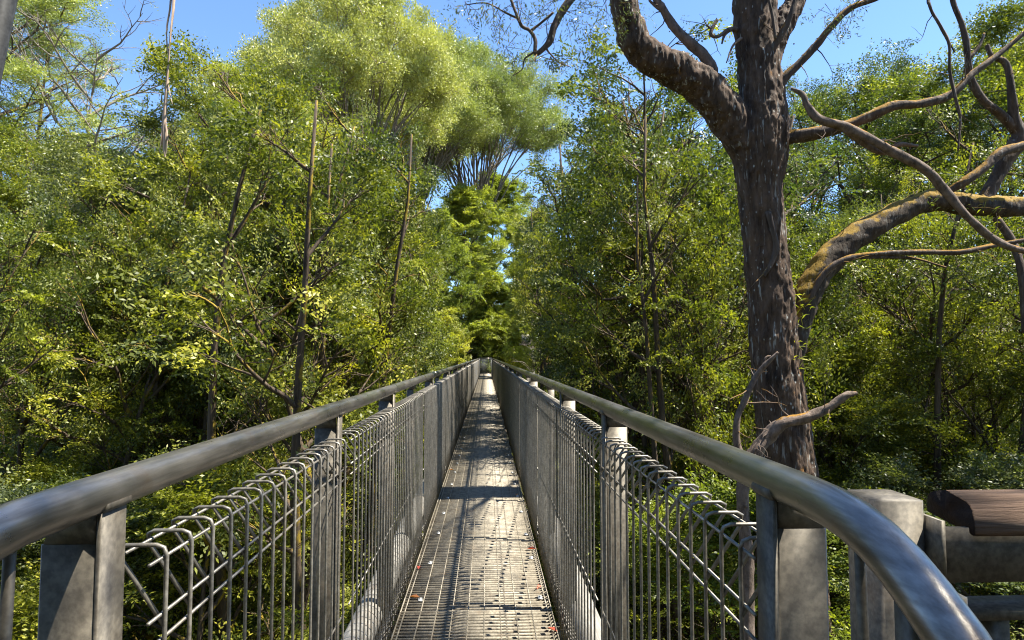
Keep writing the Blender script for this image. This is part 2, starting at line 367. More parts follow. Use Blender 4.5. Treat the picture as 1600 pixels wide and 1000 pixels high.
# closing panel at the far end, where the walkway turns
ef = empty('end_barrier', (0, YE + .1, 0), 'pale upright bar barrier closing the far end of the walkway', 'barrier')
e = MB()
for a in range(11): e.tube([(-.56 + a * .1, 0, 0), (-.56 + a * .1, 0, 1.38)], .010, 6)
e.build('bars', M['clip'], ef)
e = MB(); e.tube([(-.62, 0, 1.42), (.52, 0, 1.42)], .03, 10); e.tube([(-.60, 0, .08), (.5, 0, .08)], .02, 8); e.build('rail', M['rail'], ef)
for x in (-.61, .51):
    e = MB(); e.cbox(x - .03, x + .03, .035, .09, -.2, 1.44); e.build('post', M['post'], ef)

# fallen leaves caught on the grating
fl = leaf_mat('fallen_leaf', (.30, .07, .03), (.42, .13, .05), (.5, .2, .1), .2)
for a, (x, y) in enumerate([(DL + .035, 5.05), (DL + .07, 4.45), (DR - .05, 4.6), (DR - .03, 3.9), (DL + .05, 9.3), (DR - .07, 7.6), (DR - .04, 5.5)]):
    b = MB(); s = .024
    b.add([(0, -s*1.5, .012), (-s*.6, -s*.3, .02), (-s*.5, s*.6, .022), (0, s*1.6, .010), (s*.5, s*.6, .02), (s*.6, -s*.3, .024), (0, 0, .008)], None, [(0,6,1),(1,6,2),(2,6,3),(3,6,4),(4,6,5),(5,6,0)])
    b.tint = [np.full(6, (a * .37) % 1)]
    o = b.build('fallen_leaf', fl); o.location = (x, y, 0); o.rotation_euler.z = a * 1.3
    tag(o, ['red brown leaf on the left deck edge at mid distance', 'orange leaf inside the left deck edge', 'red leaf by the right deck edge beside a pale clip', 'nearest red leaf against the right deck edge', 'farthest red leaf on the left deck edge', 'farthest orange leaf near the right deck edge', 'small brown leaf on the right deck edge beyond the paired clips'][a], 'leaf', 'fallen leaves on the grating')

# ------------------------------------------------------------------ side platform rail (right foreground)
sp = empty('side_railing', tuple(P(1415, 780, 1.35) * [1, 1, 0]), 'grey plate railing topped by a half round timber, right of the near handrail', 'railing')
def rel(o): o.location = (-sp.location[0], -sp.location[1], 0); return o
zt = P(1500, 782, 1.35)[2]
xl = .868; xr = .925
e = MB(); e.cbox(xl - .045, xr + .004, 1.335, 1.46, -.4, zt + .002, .01); rel(e.build('post', M['post'], sp))
e = MB(); e.box(xr + .008, xr + .018, 1.30, 1.46, zt - .16, zt - .03); rel(e.build('flange', M['post'], sp))
e = MB()
xt = .955; e.box(xt, xt + 1.6, 1.330, 1.342, zt - .165, zt - .052); rel(e.build('plate', M['post'], sp))
e = MB()
# half round timber: domed top, flat underside, tilted a little
prof = [(.078 * math.cos(a), .062 * math.sin(a)) for a in np.linspace(-.12, PI + .12, 18)]
L_ = 1.6; vs = []
ct, st = math.cos(.10), math.sin(.10)
for xx in np.linspace(0, L_, 9):
    for (a, b_) in prof:
        yy, zz = a * ct - b_ * st, a * st + b_ * ct
        vs.append((1.025 + xx + .006 * math.sin(yy * 90) * (xx < .05), 1.395 + yy, zt - .052 + zz))
k = len(prof); q = [(r_*k + c_, r_*k + (c_+1) % k, (r_+1)*k + (c_+1) % k, (r_+1)*k + c_) for r_ in range(8) for c_ in range(k)]
vs.append((1.03, 1.395, zt - .03)); cc = len(vs) - 1
e.add(vs, q, [((c_+1) % k, c_, cc) for c_ in range(k)])
tr_ = rel(e.build('timber_rail', M['timber'], sp, True))
e = MB(); ring_ = [(v_[0] - .003, v_[1] * .995 + 1.395 * .005, v_[2]) for v_ in vs[:k]]; rr2 = [(v_[0] - .010, 1.395 + (v_[1] - 1.395) * .55, v_[2] * .55 + (zt - .034) * .45) for v_ in vs[:k]]
e.add(ring_ + rr2 + [(1.012, 1.395, zt - .034)], [(c_, k + c_, k + (c_+1) % k, (c_+1) % k) for c_ in range(k)], [(k + (c_+1) % k, k + c_, 2 * k) for c_ in range(k)])
rel(e.build('end_grain', M['endgrain'], sp, True))
e = MB(); zb = P(1570, 962, 1.35)[2]; e.box(xt + .045, xt + 1.6, 1.355, 1.43, zb - .012, zb + .012); rel(e.build('lower_rail', M['post'], sp))
e = MB(); xb = xt + .13; e.box(xb, xb + .035, 1.36, 1.42, -.4, zb - .014); rel(e.build('stanchion', M['post'], sp))

# dark steel stay at the upper left corner
a0, a1 = P(15, -60, 2.2), P(-24, 130, 2.2); dd = (a1 - a0)
base = a0 + dd * ((a0[2] + .4) / -dd[2]); topp = a0 - dd * .5
sty = empty('steel_stay', tuple(base), 'dark leaning steel stay cut off by the upper left corner', 'stay')
e = MB(); e.tube([topp - base, base - base], .042, 16); e.build('tube', M['dark'], sty, True)
e = MB(); e.box(-.09, .09, -.09, .09, -.02, .0); e.build('foot_plate', M['post'], sty)
e = MB(); e.cbox(-.04, .04, -.04, .04, gz(base[0], base[1]) - base[2] - .3, -.021); e.build('footing', M['post'], sty)

# mast with a mesh box beyond the right balustrade
mb = P(833, 640, 42); gzm = float(gz(mb[0], mb[1])); mt = P(833, 500, 42)[2]
mast = empty('steel_mast', (mb[0], mb[1], gzm), 'thin grey mast carrying a small box beyond the right balustrade', 'mast')
e = MB(); e.tube([(0, 0, -.3), (0, 0, mt - gzm)], .13, 10); e.build('pole', M['post'], mast)
z1, z0 = P(833, 523, 42)[2] - gzm, P(833, 538, 42)[2] - gzm
e = MB(); e.cbox(-.75, -.14, -.3, .3, z0, z1, .03); e.build('box', M['wire'], mast)
e = MB(); e.cbox(.14, .42, -.25, .25, z0 + .1, z1 + .05, .03); e.build('cabinet', M['clip'], mast)
e = MB(); e.box(-.9, .5, -.35, .35, z0 - .07, z0 - .01); e.build('shelf', M['post'], mast)

# ------------------------------------------------------------------ foliage machinery
def unit(v): return v / (np.linalg.norm(v, axis=-1, keepdims=True) + 1e-9)
def spray_template(rng, n_side=5, fern=True, leaf=.055, spread=.32):
    pos, ax, nm = [], [], []
    Lm = .55
    def put(p, d, up):
        pos.append(p); ax.append(d); nm.append(up)
    main_d = np.array([0, 1, 0.])
    for i in range(n_side * 2 + 1):
        t = .12 + .88 * i / (n_side * 2)
        s = 1 if i % 2 else -1
        base = np.array([.02 * math.sin(t * 5), Lm * t, -.10 * t * t])
        if i == n_side * 2: d = np.array([0, 1, -.2]); ln = .12
        else: d = np.array([s * 1.0, .75, rng.uniform(-.25, .25)]); ln = spread * (1.1 - .75 * t) * rng.uniform(.7, 1.15)
        d = d / np.linalg.norm(d)
        m = max(3, int(ln / (leaf * .5)))
        for j_ in range(m):
            u = (j_ + .6) / m; p = base + d * ln * u + rng.normal(0, .008, 3)
            p[2] -= .12 * (ln * u) ** 1.2
            s2 = 1 if j_ % 2 else -1
            perp = np.array([-d[1] * s2, d[0] * s2, 0])
            a = d * rng.uniform(.3, .8) + perp * rng.uniform(.5, 1) + np.array([0, 0, rng.uniform(-.55, .15)])
            put(p, a / np.linalg.norm(a), unit(np.array([rng.normal(0, .45), rng.normal(0, .45), 1.0])))
    return np.array(pos), np.array(ax), np.array(nm)
def hang_template(rng, n=26, leaf=.1):
    pos, ax, nm = [], [], []
    for i in range(n):
        t = rng.uniform(0, 1); a = rng.uniform(0, 2 * PI); r = rng.uniform(.02, .16)
        pos.append(np.array([r * math.cos(a), .5 * t, r * math.sin(a) - .12 * t]))
        d = np.array([rng.normal(0, .5), rng.uniform(-.1, .7), -rng.uniform(.1, 1.0)]); ax.append(unit(d)); nm.append(unit(rng.normal(0, 1, 3)))
    return np.array(pos), np.array(ax), np.array(nm)
def tuft_template(rng, n=34):
    pos, ax, nm = [], [], []
    for i in range(n):
        d = unit(rng.normal(0, 1, 3) + np.array([0, .6, .5])); r = rng.uniform(.05, .30)
        pos.append(d * r + np.array([0, .12, 0])); ax.append(unit(d + rng.normal(0, .35, 3))); nm.append(unit(rng.normal(0, .6, 3) + [0, 0, .8]))
    return np.array(pos), np.array(ax), np.array(nm)
def leaves(b, rng, sp_pos, sp_dir, sp_scale, templates, L=.06, W=.03, tint_c=None, level=.35):
    """adds one quad leaf per template point for every spray"""
    S = len(sp_pos); ids = rng.integers(0, len(templates), S)
    base_t = rng.beta(1.6, 2.2, S) if tint_c is None else tint_c
    for ti, (tp, ta, tn) in enumerate(templates):
        m = ids == ti
        if not m.any(): continue
        p, d, s = sp_pos[m], unit(sp_dir[m]), sp_scale[m]; n = len(p); K = len(tp)
        up = np.array([0, 0, 1.0]) + rng.normal(0, level, (n, 3))
        x = unit(np.cross(d, up)); z = np.cross(x, d)
        Rm = np.stack([x, d, z], -1)                                   # columns
        pp = p[:, None, :] + s[:, None, None] * np.einsum('nij,kj->nki', Rm, tp)
        aa = np.einsum('nij,kj->nki', Rm, ta); nn = np.einsum('nij,kj->nki', Rm, tn)
        aa = unit(aa + rng.normal(0, .25, aa.shape)); nn = unit(nn + rng.normal(0, .45, nn.shape))
        side = unit(np.cross(aa, nn))
        l = L * rng.uniform(.65, 1.25, (n, K, 1)); w_ = W * rng.uniform(.7, 1.2, (n, K, 1))
        nz = np.cross(side, aa)
        v0 = pp; v1 = pp + aa * l * .45 + side * w_ * .5 + nz * w_ * .12; v2 = pp + aa * l; v3 = pp + aa * l * .45 - side * w_ * .5 + nz * w_ * .12
        v = np.stack([v0, v1, v2, v3], 2).reshape(-1, 3)
        q = np.arange(n * K * 4).reshape(-1, 4)
        b.add(v, q); b.tint.append(np.clip(base_t[m][:, None] * .75 + rng.uniform(0, .35, (n, K)), 0, 1).ravel())
def wob(rng, p0, d, L, n, up=0.0, noise=.15, droop=0.0):
    """wandering path from p0 along d"""
    pts = [np.array(p0, float)]; d = unit(np.array(d, float)); st = L / (n - 1)
    for i in range(n - 1):
        t = i / (n - 1)
        d = unit(d + rng.normal(0, noise, 3) + np.array([0, 0, up - droop * t]))
        pts.append(pts[-1] + d * st)
    return np.array(pts)

def make_tree(name, seed, H=20., c0=.35, rad=4.2, nprim=26, nsp=3600, leaf=(.078, .036), leafm='leaf', barkm='bark', trunk_r=.19,
              style='layer', lean=.06, top_flat=False, level=.3, nsec=6, spray_s=(.8, 1.5), templ='fern', fork=False, clump=1, tn_=.055):
    rng = np.random.default_rng(seed)
    wd = MB(); cr = MB()
    tr = wob(rng, (0, 0, -.6), (rng.normal(0, lean), rng.normal(0, lean), 1), H * (.86 if style == 'dome' else .96) + .6, 16, up=.12, noise=tn_)
    tr[:, :2] -= np.linspace(0, 1, 16)[:, None] ** 1.3 * tr[-1, :2] * .85
    rt = trunk_r * (1 - np.linspace(0, 1, 16) ** 1.1 * .9)
    rt[0] *= 1.35
    wd.tube(tr, rt, 9)
    stems = [(tr, c0, nprim, 1.0)]
    if fork:
        for f_ in range(2):
            i0 = rng.integers(5, 8); d = unit(np.array([rng.normal(0, 1), rng.normal(0, .6), 0])); d = d * .45 + [0, 0, 1]
            s2 = wob(rng, tr[i0], d, H * .93 - tr[i0][2], 12, up=.22, noise=.09); wd.tube(s2, np.linspace(rt[i0] * .75, .02, 12), 7)
            stems.append((s2, .25, nprim // 2, .7))
    if style == 'dome':
        dst = []
        for q_ in range(7):
            i0 = rng.integers(6, 10); aa_ = q_ * 2.4; e_ = np.array([math.cos(aa_), math.sin(aa_), 0]) * rad * rng.uniform(.2, .5) + [0, 0, H * rng.uniform(.60, .70)]
            tt = np.linspace(0, 1, 9)[:, None]; p0 = tr[i0]; mid = np.array([e_[0] * .25, e_[1] * .25, (p0[2] + e_[2]) * .5])
            st2 = (1 - tt) ** 2 * p0 + 2 * tt * (1 - tt) * mid + tt ** 2 * e_ + rng.normal(0, .10, (9, 3)) * np.sin(tt * PI)
            wd.tube(st2, np.linspace(rt[i0] * .7, .03, 9), 7); dst.append(st2)
    spp, spd, spw = [], [], []
    for (st_, cc, npm, rs) in stems:
        npt = len(st_)
        for i in range(npm):
            u = (i + rng.uniform(0, 1)) / npm; t = cc + (1 - cc) * u * .99
            f_ = t * (npt - 1); i0 = min(int(f_), npt - 2); p0 = st_[i0] + (st_[i0 + 1] - st_[i0]) * (f_ - i0)
            az = i * 2.4 + rng.normal(0, .5)
            if style == 'layer':
                prof = (math.sin(PI * min(1, (u * .82 + .16))) ** .6) * rng.uniform(.65, 1.15); el = rng.uniform(.05, .35) + .75 * u
            elif style == 'dome':
                prof = (.35 + .65 * u) * rng.uniform(.8, 1.1); el = .95 - .2 * u + rng.uniform(-.2, .2)
            else:
                prof = (.5 + .5 * math.sin(PI * u)) * rng.uniform(.6, 1.2); el = rng.uniform(.3, .9)
            L_ = rad * rs * prof
            L_ = max(.5, L_)
            d = np.array([math.cos(az) * math.cos(el), math.sin(az) * math.cos(el), math.sin(el)])
            pr = wob(rng, p0, d, L_, 8, up=.09 if style != 'dome' else -.02, noise=.13, droop=.14 if style == 'layer' else .03)
            if style == 'dome':
                ph_ = 1.38 * math.sqrt((i + .5) / npm); zc = H * .66; rr_ = rad * (rng.uniform(.9, 1.04) + .10 * math.sin(3 * az + 1) * math.sin(2.5 * ph_))
                e_ = np.array([rr_ * math.sin(ph_) * math.cos(az), rr_ * math.sin(ph_) * math.sin(az), zc + rr_ * 1.15 * math.cos(ph_)])
                bs = dst[int(np.argmin([np.linalg.norm(q_[-1][:2] - e_[:2]) + rng.uniform(0, .8) for q_ in dst]))]; p0 = bs[rng.integers(2, 9)]
                mid = p0 * .55 + e_ * .45 + np.array([(e_[0] - p0[0]) * -.12, (e_[1] - p0[1]) * -.12, .04 * H]); tt = np.linspace(0, 1, 8)[:, None]
                pr = (1 - tt) ** 2 * p0 + 2 * tt * (1 - tt) * mid + tt ** 2 * e_ + rng.normal(0, .07, (8, 3)) * np.sin(tt * PI); L_ = 2.7
            r0 = min(.4 * trunk_r, .013 * L_ + .016)
            wd.tube(pr, np.linspace(r0, .008, 8), 5, cap=False)
            for j_ in range(nsec):
                s = (.62 + .38 * (j_ + rng.uniform(0, 1)) / nsec) if style == 'dome' else .22 + .78 * (j_ + rng.uniform(0, 1)) / nsec; f2 = s * 7; i1 = min(int(f2), 6); q0 = pr[i1] + (pr[i1 + 1] - pr[i1]) * (f2 - i1)
                dd_ = unit(pr[i1 + 1] - pr[i1]); sd = unit(np.cross(dd_, [0, 0, 1])) * (1 if j_ % 2 else -1)
                d2 = dd_ * .8 + sd * rng.uniform(.5, 1.1) + np.array([0, 0, rng.uniform(-.15, .35)])
                L2 = L_ * .48 * (1.15 - .6 * s) * rng.uniform(.7, 1.2)
                se = wob(rng, q0, d2, L2, 5, up=.03, noise=.14, droop=.08)
                wd.tube(se, np.linspace(r0 * .45, .005, 5), 4, cap=False)
                for k_ in range(3):
                    i2 = rng.integers(1, 4); dd2 = unit(se[i2 + 1] - se[i2]); sd2 = unit(np.cross(dd2, [0, 0, 1])) * (1 if k_ % 2 else -1)
                    te = wob(rng, se[i2], dd2 * .7 + sd2 * .8 + np.array([0, 0, rng.uniform(-.1, .3)]), L2 * .55, 4, noise=.18)
                    wd.tube(te, np.linspace(r0 * .22, .004, 4), 3, cap=False)
                    for pth in (te, se):
                        for _ in range(2):
                            i3 = rng.integers(1, len(pth) - 1) if rng.random() < .6 else len(pth) - 2
                            e = pth[i3 + 1]; spp.append(e); spd.append(unit(e - pth[i3]) + rng.normal(0, .35, 3)); spw.append(1.0)
    spp = np.array(spp); spd = np.array(spd)
    ids = rng.integers(0, len(spp), nsp) if nsp > len(spp) else rng.permutation(len(spp))[:nsp]
    if nsp > len(spp): ids[:len(spp)] = np.arange(len(spp))
    pp = spp[ids] + rng.normal(0, .10, (len(ids), 3)) * [1, 1, .6]; dd_ = spd[ids] + rng.normal(0, .45, (len(ids), 3)) * [1, 1, .5]
    gq = rng.uniform(0, 6, 6)
    if style != 'dome' and clump:
        gg_ = np.sin(pp[:, 0] * 1.7 + gq[0]) * np.sin(pp[:, 1] * 1.6 + gq[1]) * np.sin(pp[:, 2] * 2.6 + gq[2]) + .5 * np.sin(pp[:, 0] * 3.1 + gq[3]) * np.sin(pp[:, 1] * 2.9 + gq[4]) * np.sin(pp[:, 2] * 4.4 + gq[5])
        kp = gg_ > -.13 - .1 * (1 - clump); pp = pp[kp]; dd_ = dd_[kp]
    else: pp = pp + rng.normal(0, .14, pp.shape) * [1, 1, .6]
    # tint varies in blotches through the crown: smooth waves plus random noise
    ph = rng.uniform(0, 6, 3)
    tn = .40 + .38 * np.sin(pp[:, 0] * 1.3 + ph[0]) * np.sin(pp[:, 1] * 1.1 + ph[1]) * np.sin(pp[:, 2] * 1.2 + ph[2]) + rng.normal(0, .2, len(pp))
    tp = {'fern': [spray_template(rng) for _ in range(7)], 'tuft': [tuft_template(rng) for _ in range(6)], 'hang': [hang_template(rng) for _ in range(6)]}[templ]
    leaves(cr, rng, pp, dd_, rng.uniform(*spray_s, len(pp)), tp, leaf[0], leaf[1], np.clip(tn, 0, 1), level)
    tm = wd.mesh('trunk', M[barkm], True); cm_ = cr.mesh('crown', M[leafm])
    return dict(pts=np.vstack(cr.v)[::40], rad=float(np.percentile(np.hypot(np.vstack(cr.v)[:, 0], np.vstack(cr.v)[:, 1]), 93)), name=name, trunk=tm, crown=cm_, H=float(np.percentile(np.vstack(cr.v)[:, 2], 99.7)) / .97)

import time; T0 = time.time()
PR = {}
PR['A'] = make_tree('beech_tree', 11, 20, .30, 4.3, 24, 2400, leafm='leaf')
PR['B'] = make_tree('beech_tree', 23, 20, .40, 4.0, 22, 2300, leafm='leafb', lean=.1)
PR['C'] = make_tree('beech_tree', 37, 20, .24, 3.6, 24, 2300, leafm='leaf', fork=True)
PR['D'] = make_tree('wattle_tree', 41, 20, .42, 4.2, 20, 2200, leafm='leaf2', style='free', fork=True, level=.5)
PR['T'] = make_tree('slender_tree', 53, 20, .36, 3.3, 16, 720, leafm='leaf2', style='free', fork=True, lean=.08, level=.6, spray_s=(.6, 1.2))
PR['G'] = make_tree('gum_tree', 67, 20, .40, 5.3, 74, 6400, leaf=(.115, .05), leafm='leafp', barkm='barkp', style='dome', templ='tuft', level=.8, spray_s=(.9, 1.5), trunk_r=.19)
PR['P'] = make_tree('pole_tree', 97, 20, .76, 2.6, 14, 620, leafm='leaf', style='free', fork=True, lean=.05, level=.6, trunk_r=.27, tn_=.2)
PR['Y'] = make_tree('beech_tree', 91, 20, .10, 4.2, 30, 3200, leafm='leafy', spray_s=(.9, 1.6))
PR['Z'] = make_tree('beech_tree', 95, 20, .08, 4.6, 28, 1900, leaf=(.17, .085), leafm='leafz', spray_s=(1.0, 1.8), level=.6, clump=0)
hm = PR['A']['crown'].copy(); hm.materials.clear(); hm.materials.append(M['leafp']); PR['H'] = dict(PR['A'], crown=hm, name='gum_tree')
PR['S'] = make_tree('shrub', 71, 5, .05, 2.4, 22, 1700, leaf=(.07, .034), leafm='leafy', trunk_r=.06, style='free', templ='fern', level=.6)
PR['K'] = make_tree('bare_tree', 79, 20, .35, 4.6, 30, 120, leaf=(.07, .03), leafm='leafp', barkm='barkp', style='free', templ='hang', level=1, trunk_r=.16)
print('protos', round(time.time() - T0, 1), 's', {k: (len(v['trunk'].polygons), len(v['crown'].polygons)) for k, v in PR.items()})

def place(kind, px, Y, top, label, cat=None, group=None, rz=None, base=None, wide=1.0, x=None):
    """a tree Y metres ahead standing at the column px, its top at row top of the photo"""
    pr = PR[kind]; tp_ = P(px, top, Y); xx = tp_[0] if x is None else x
    zb = float(gz(xx, Y)) if base is None else base
    s = (tp_[2] - zb) / (pr['H'] * .97)
    if rz is None: rz = (px * 12.9898 + Y * 78.233) % 6.283
    if Y < 58.5 and abs(xx) < 9:
        c_, s_ = math.cos(rz or (px * 12.9898 + Y * 78.233) % 6.283), math.sin(rz or (px * 12.9898 + Y * 78.233) % 6.283)
        cx = (pr['pts'][:, 0] * c_ - pr['pts'][:, 1] * s_) * s * wide; cz = pr['pts'][:, 2] * s + zb
        cx = cx[(cz > -1.5) & (cz < 1.9 + .06 * Y)]
        if len(cx):
            need = 1.15 + (np.percentile(cx, 99.7) if xx < 0 else -np.percentile(cx, .3))
            if abs(xx) < need: xx = math.copysign(need, xx)
    o = empty(pr['name'], (xx, Y, zb), label, cat or {'shrub': 'shrub'}.get(pr['name'], 'tree'), group)
    share('trunk', pr['trunk'], o); share('crown', pr['crown'], o)
    o.rotation_euler.z = rz; o.scale = (s * wide, s * wide, s)
    return o
GL, GR, GF, GU = 'trees of the forest wall on the left', 'trees of the forest on the right', 'tall gums rising behind the forest', 'shrubs under the trees'
# left: near rows
place('A', 40, 12.5, 330, 'dense beech at the left edge with yellow green sunlit boughs', group=GL)
place('B', 190, 15, 240, 'dark layered beech behind the hanging bark ribbon', group=GL)
place('C', 60, 19, 200, 'bushy beech under the pale gum at the left edge', group=GL)
place('A', 350, 15, 95, 'tall bright tipped beech right of the hanging bark ribbon', group=GL, wide=.9)
place('D', 300, 21, 190, 'loose wattle filling the gap right of the hanging bark ribbon', group=GL)
place('C', 470, 14, 130, 'forked beech with a thin pale trunk above the left handrail', group=GL, wide=.9)
place('B', 560, 19, 235, 'dark trunked beech left of the far walkway', group=GL)
place('A', 640, 24, 300, 'beech leaning towards the walkway below the rounded gum', group=GL, wide=.8)
place('T', 690, 17, 300, 'slender sapling just left of the far walkway', group=GL, wide=.8, x=-2.9)
place('Z', 690, 40, 400, 'bright yellow green beech beside the far end of the walkway on the left', group=GL, wide=.9)
place('B', 130, 33, 215, 'shaded beech deep in the left forest near the bare tree', group=GL)
place('H', 420, 30, 165, 'beech deep in the left forest below the largest gum dome', group=GL)
place('C', 10, 27, 200, 'forked beech deep in the forest at the left edge', group=GL)
place('D', 570, 32, 280, 'wattle deep in the forest under the gum limbs', group=GL)
place('D', 250, 38, 195, 'distant wattle far behind the hanging bark ribbon', group=GL)
place('A', 240, 9.5, 740, 'low beech standing below the left handrail', group=GL, wide=1.2)
place('C', 420, 11, 700, 'low forked beech in front of the left forest wall', group=GL)
place('B', 60, 8.5, 770, 'low dark beech under the left end of the handrail', group=GL, wide=1.3)
for (px, Y, tp_, wd_, lb) in [(495, 10.5, 200, .9, 'bare lower trunk with mossy bark rising between the beeches above the left handrail'), (575, 14, 250, .9, 'thick dark straight trunk behind the left handrail'), (205, 10.5, 260, .9, 'crooked trunk low at the left below the bark ribbon'),
        (450, 13, 190, .8, 'dark straight trunk left of the mossy one'), (118, 12, 200, .8, 'dark trunk among the beeches near the left edge'), (330, 16, 170, .8, 'slim trunk deep among the beeches on the left')]:
    place('P', px, Y, tp_, lb, 'tree', 'bare trunks standing in the left forest', wide=wd_)
place('Y', 330, 8.5, 720, 'yellow green beech low beneath the left mesh panels', group=GL, wide=1.2, base=-14)
place('Y', 120, 12, 720, 'yellow green beech low beneath the left handrail', group=GL, wide=1.2)
for LB_, (px, Y, tp_) in zip(['slim dark trunk at the left edge of the forest', 'slim trunk under the bare twiggy tree', "slim trunk just right of the bark ribbon's foot", 'slim trunk left of the twin branching beech trunks', 'slim trunk behind the thick trunk left of the far walkway', 'slim trunk nearest the far walkway on the left', 'slim trunk deep below the end of the bark ribbon'], [(30, 11, 180), (165, 16, 190), (270, 12, 190), (390, 11.5, 150), (530, 17, 190), (620, 15, 230), (245, 18, 230)]):
    place('P', px, Y, tp_, LB_, 'tree', 'slim trunks in the left forest', wide=.7)
for LB_, (px, Y, tp_) in zip(['slim trunk right of the far walkway behind the airy trees', 'slim trunk midway between the far walkway and the big gum', 'slim trunk close against the left side of the big gum', 'slim trunk between the big gum and its mossy limb', 'slim trunk seen under the middle of the mossy limb', 'slim trunk near the right edge under the mossy limb', 'slim trunk nearest the right balustrade beside the airy trees'], [(910, 16, 230), (1045, 15, 200), (1130, 16, 250), (1290, 13, 280), (1420, 15, 260), (1570, 13, 250), (930, 11.5, 260)]):
    place('P', px, Y, tp_, LB_, 'tree', 'slim trunks in the right forest', wide=.7)
# far behind: gums
place('G', 560, 42, -30, 'largest gum with a smooth domed pale crown above the left forest', group=GF, wide=.8)
place('G', 450, 52, 95, 'pale gum crown left of the largest dome', group=GF)
place('G', 745, 68, 75, 'umbrella shaped gum with bare fanning limbs against the sky', group=GF, wide=.95)
place('G', 650, 62, 85, 'rounded gum crown between the largest dome and the umbrella gum', group=GF)
place('H', 80, 36, -10, 'second pale gum beside the tall one in the upper left corner', group=GF, wide=1.0)
place('H', 5, 30, -90, 'tall pale gum in the upper left corner', group=GF, wide=1.2)
place('K', 155, 30, 35, 'bare twiggy tree against the sky beside the upper left gum', cat='tree', group=GF)
place('G', 1060, 70, 440, 'distant gum seen through the slender trees', group=GF)
# centre and centre-right: airy trees with the sky through
place('T', 870, 17, 110, 'slender airy tree right of the umbrella gum', group=GR, wide=1.0)
place('T', 975, 13.5, 95, 'airy tree with upright dark stems left of the big gum trunk', group=GR, wide=1.0)
place('T', 1075, 16, 160, 'airy tree directly left of the big gum trunk', group=GR, wide=1.1)
place('T', 925, 24, 190, 'thin stemmed tree between two airy trees', group=GR)
place('D', 1010, 27, 490, 'low wattle under the airy trees', group=GR)
place('B', 900, 30, 480, 'dark beech right of the far walkway', group=GR, wide=.9)
place('Z', 845, 46, 430, 'yellow green beech around the steel mast', group=GR, wide=.8)
place('K', 880, 34, 500, 'leafless brush beside the steel mast', cat='tree', group=GR)
place('C', 1120, 22, 530, 'forked beech behind the big gum trunk', group=GR)
for (px, Y, tp_, wd_, lb) in [(1000, 11.5, 80, .9, 'twin dark stems left of the big gum trunk'), (965, 14, 150, .8, 'slim dark trunk among the airy trees'), (1090, 12, 200, .8, 'reddish trunk just left of the big gum trunk'),
        (1345, 12, 230, .8, 'dark trunk under the mossy limb'), (1500, 11, 200, .8, 'mossy leaning trunk at the right below the limb'), (885, 22, 260, .8, 'grey forked trunk behind the right balustrade')]:
    place('P', px, Y, tp_, lb, 'tree', 'bare trunks standing in the right forest', wide=wd_)
place('Y', 1180, 8.5, 760, 'yellow green beech low beneath the right mesh panels', group=GR, wide=1.2, base=-14)
place('Y', 1450, 13, 660, 'yellow green beech low behind the timber topped railing', group=GR, wide=1.1)
# right: forest
place('D', 1330, 20, 95, 'tall wattle with a lumpy sunlit top right of the big gum trunk', group=GR, wide=1.0)
place('A', 1430, 24, 120, 'bright topped beech in the middle of the right forest', group=GR, wide=.95)
place('D', 1270, 28, 130, 'wattle just right of the big gum trunk at mid distance', group=GR)
place('A', 1560, 17, 20, 'leafy beech rising out of the upper right corner', group=GR)
place('B', 1400, 14, 330, 'layered beech under the mossy limb', group=GR, wide=1.1)
place('A', 1300, 12, 520, 'low beech with pale sunlit sprays right of the gum trunk', group=GR, wide=1.0)
place('C', 1530, 12, 430, 'dark forked beech below the mossy limb at the right edge', group=GR, wide=1.0)
place('B', 1640, 22, 60, 'beech half outside the right edge', group=GR)
place('B', 1480, 33, 160, 'beech deep in the right forest', group=GR)
place('C', 1200, 33, 480, 'beech deep in the forest straight behind the gum trunk', group=GR)
place('A', 1380, 9.5, 760, 'low beech below the timber topped railing', group=GR, wide=1.3)
place('B', 1560, 9, 720, 'low dark beech at the right edge behind the railing', group=GR, wide=1.3)
place('C', 1060, 11, 700, 'low forked beech below the right handrail', group=GR, wide=1.1)
place('Y', 960, 19, 540, 'low beech beyond the right balustrade', group=GR)
PR['O'] = make_tree('gum_tree', 83, 24, .70, 4.0, 26, 1500, leaf=(.10, .035), leafm='leafg', barkm='barkp', style='free', templ='fern', level=.7)
for (x, y, s, lb) in [(5.6, -1.6, 1.0, 'unseen tall gum behind the viewer on the right, added to shade the near handrails'), (6.4, -6.5, 1.05, 'second unseen tall gum added behind the viewer on the right')]:  # unseen gums added so their high crowns shade the near rails
    o = empty('gum_tree', (x, y, float(gz(x, y))), lb, 'tree', 'gums behind the viewer'); share('trunk', PR['O']['trunk'], o); share('crown', PR['O']['crown'], o); o.scale = (s, s, s)
for k_, (x, y, kd, s_) in enumerate([(-5, -5, 'B', 1.15), (-9.5, -2.5, 'A', 1.15), (1.0, -9, 'C', 1.2), (7.5, -11, 'A', 1.2), (-6, -12, 'D', 1.25), (11, -3, 'B', 1.1)]):  # unseen trees added to keep skylight off the viewer-facing steel
    o = empty('beech_tree', (x, y, float(gz(x, y))), 'unseen dense tree added behind the viewer to block skylight', 'tree', 'trees behind the viewer'); share('trunk', PR[kd]['trunk'], o); share('crown', PR[kd]['crown'], o); o.scale = (s_, s_, s_)
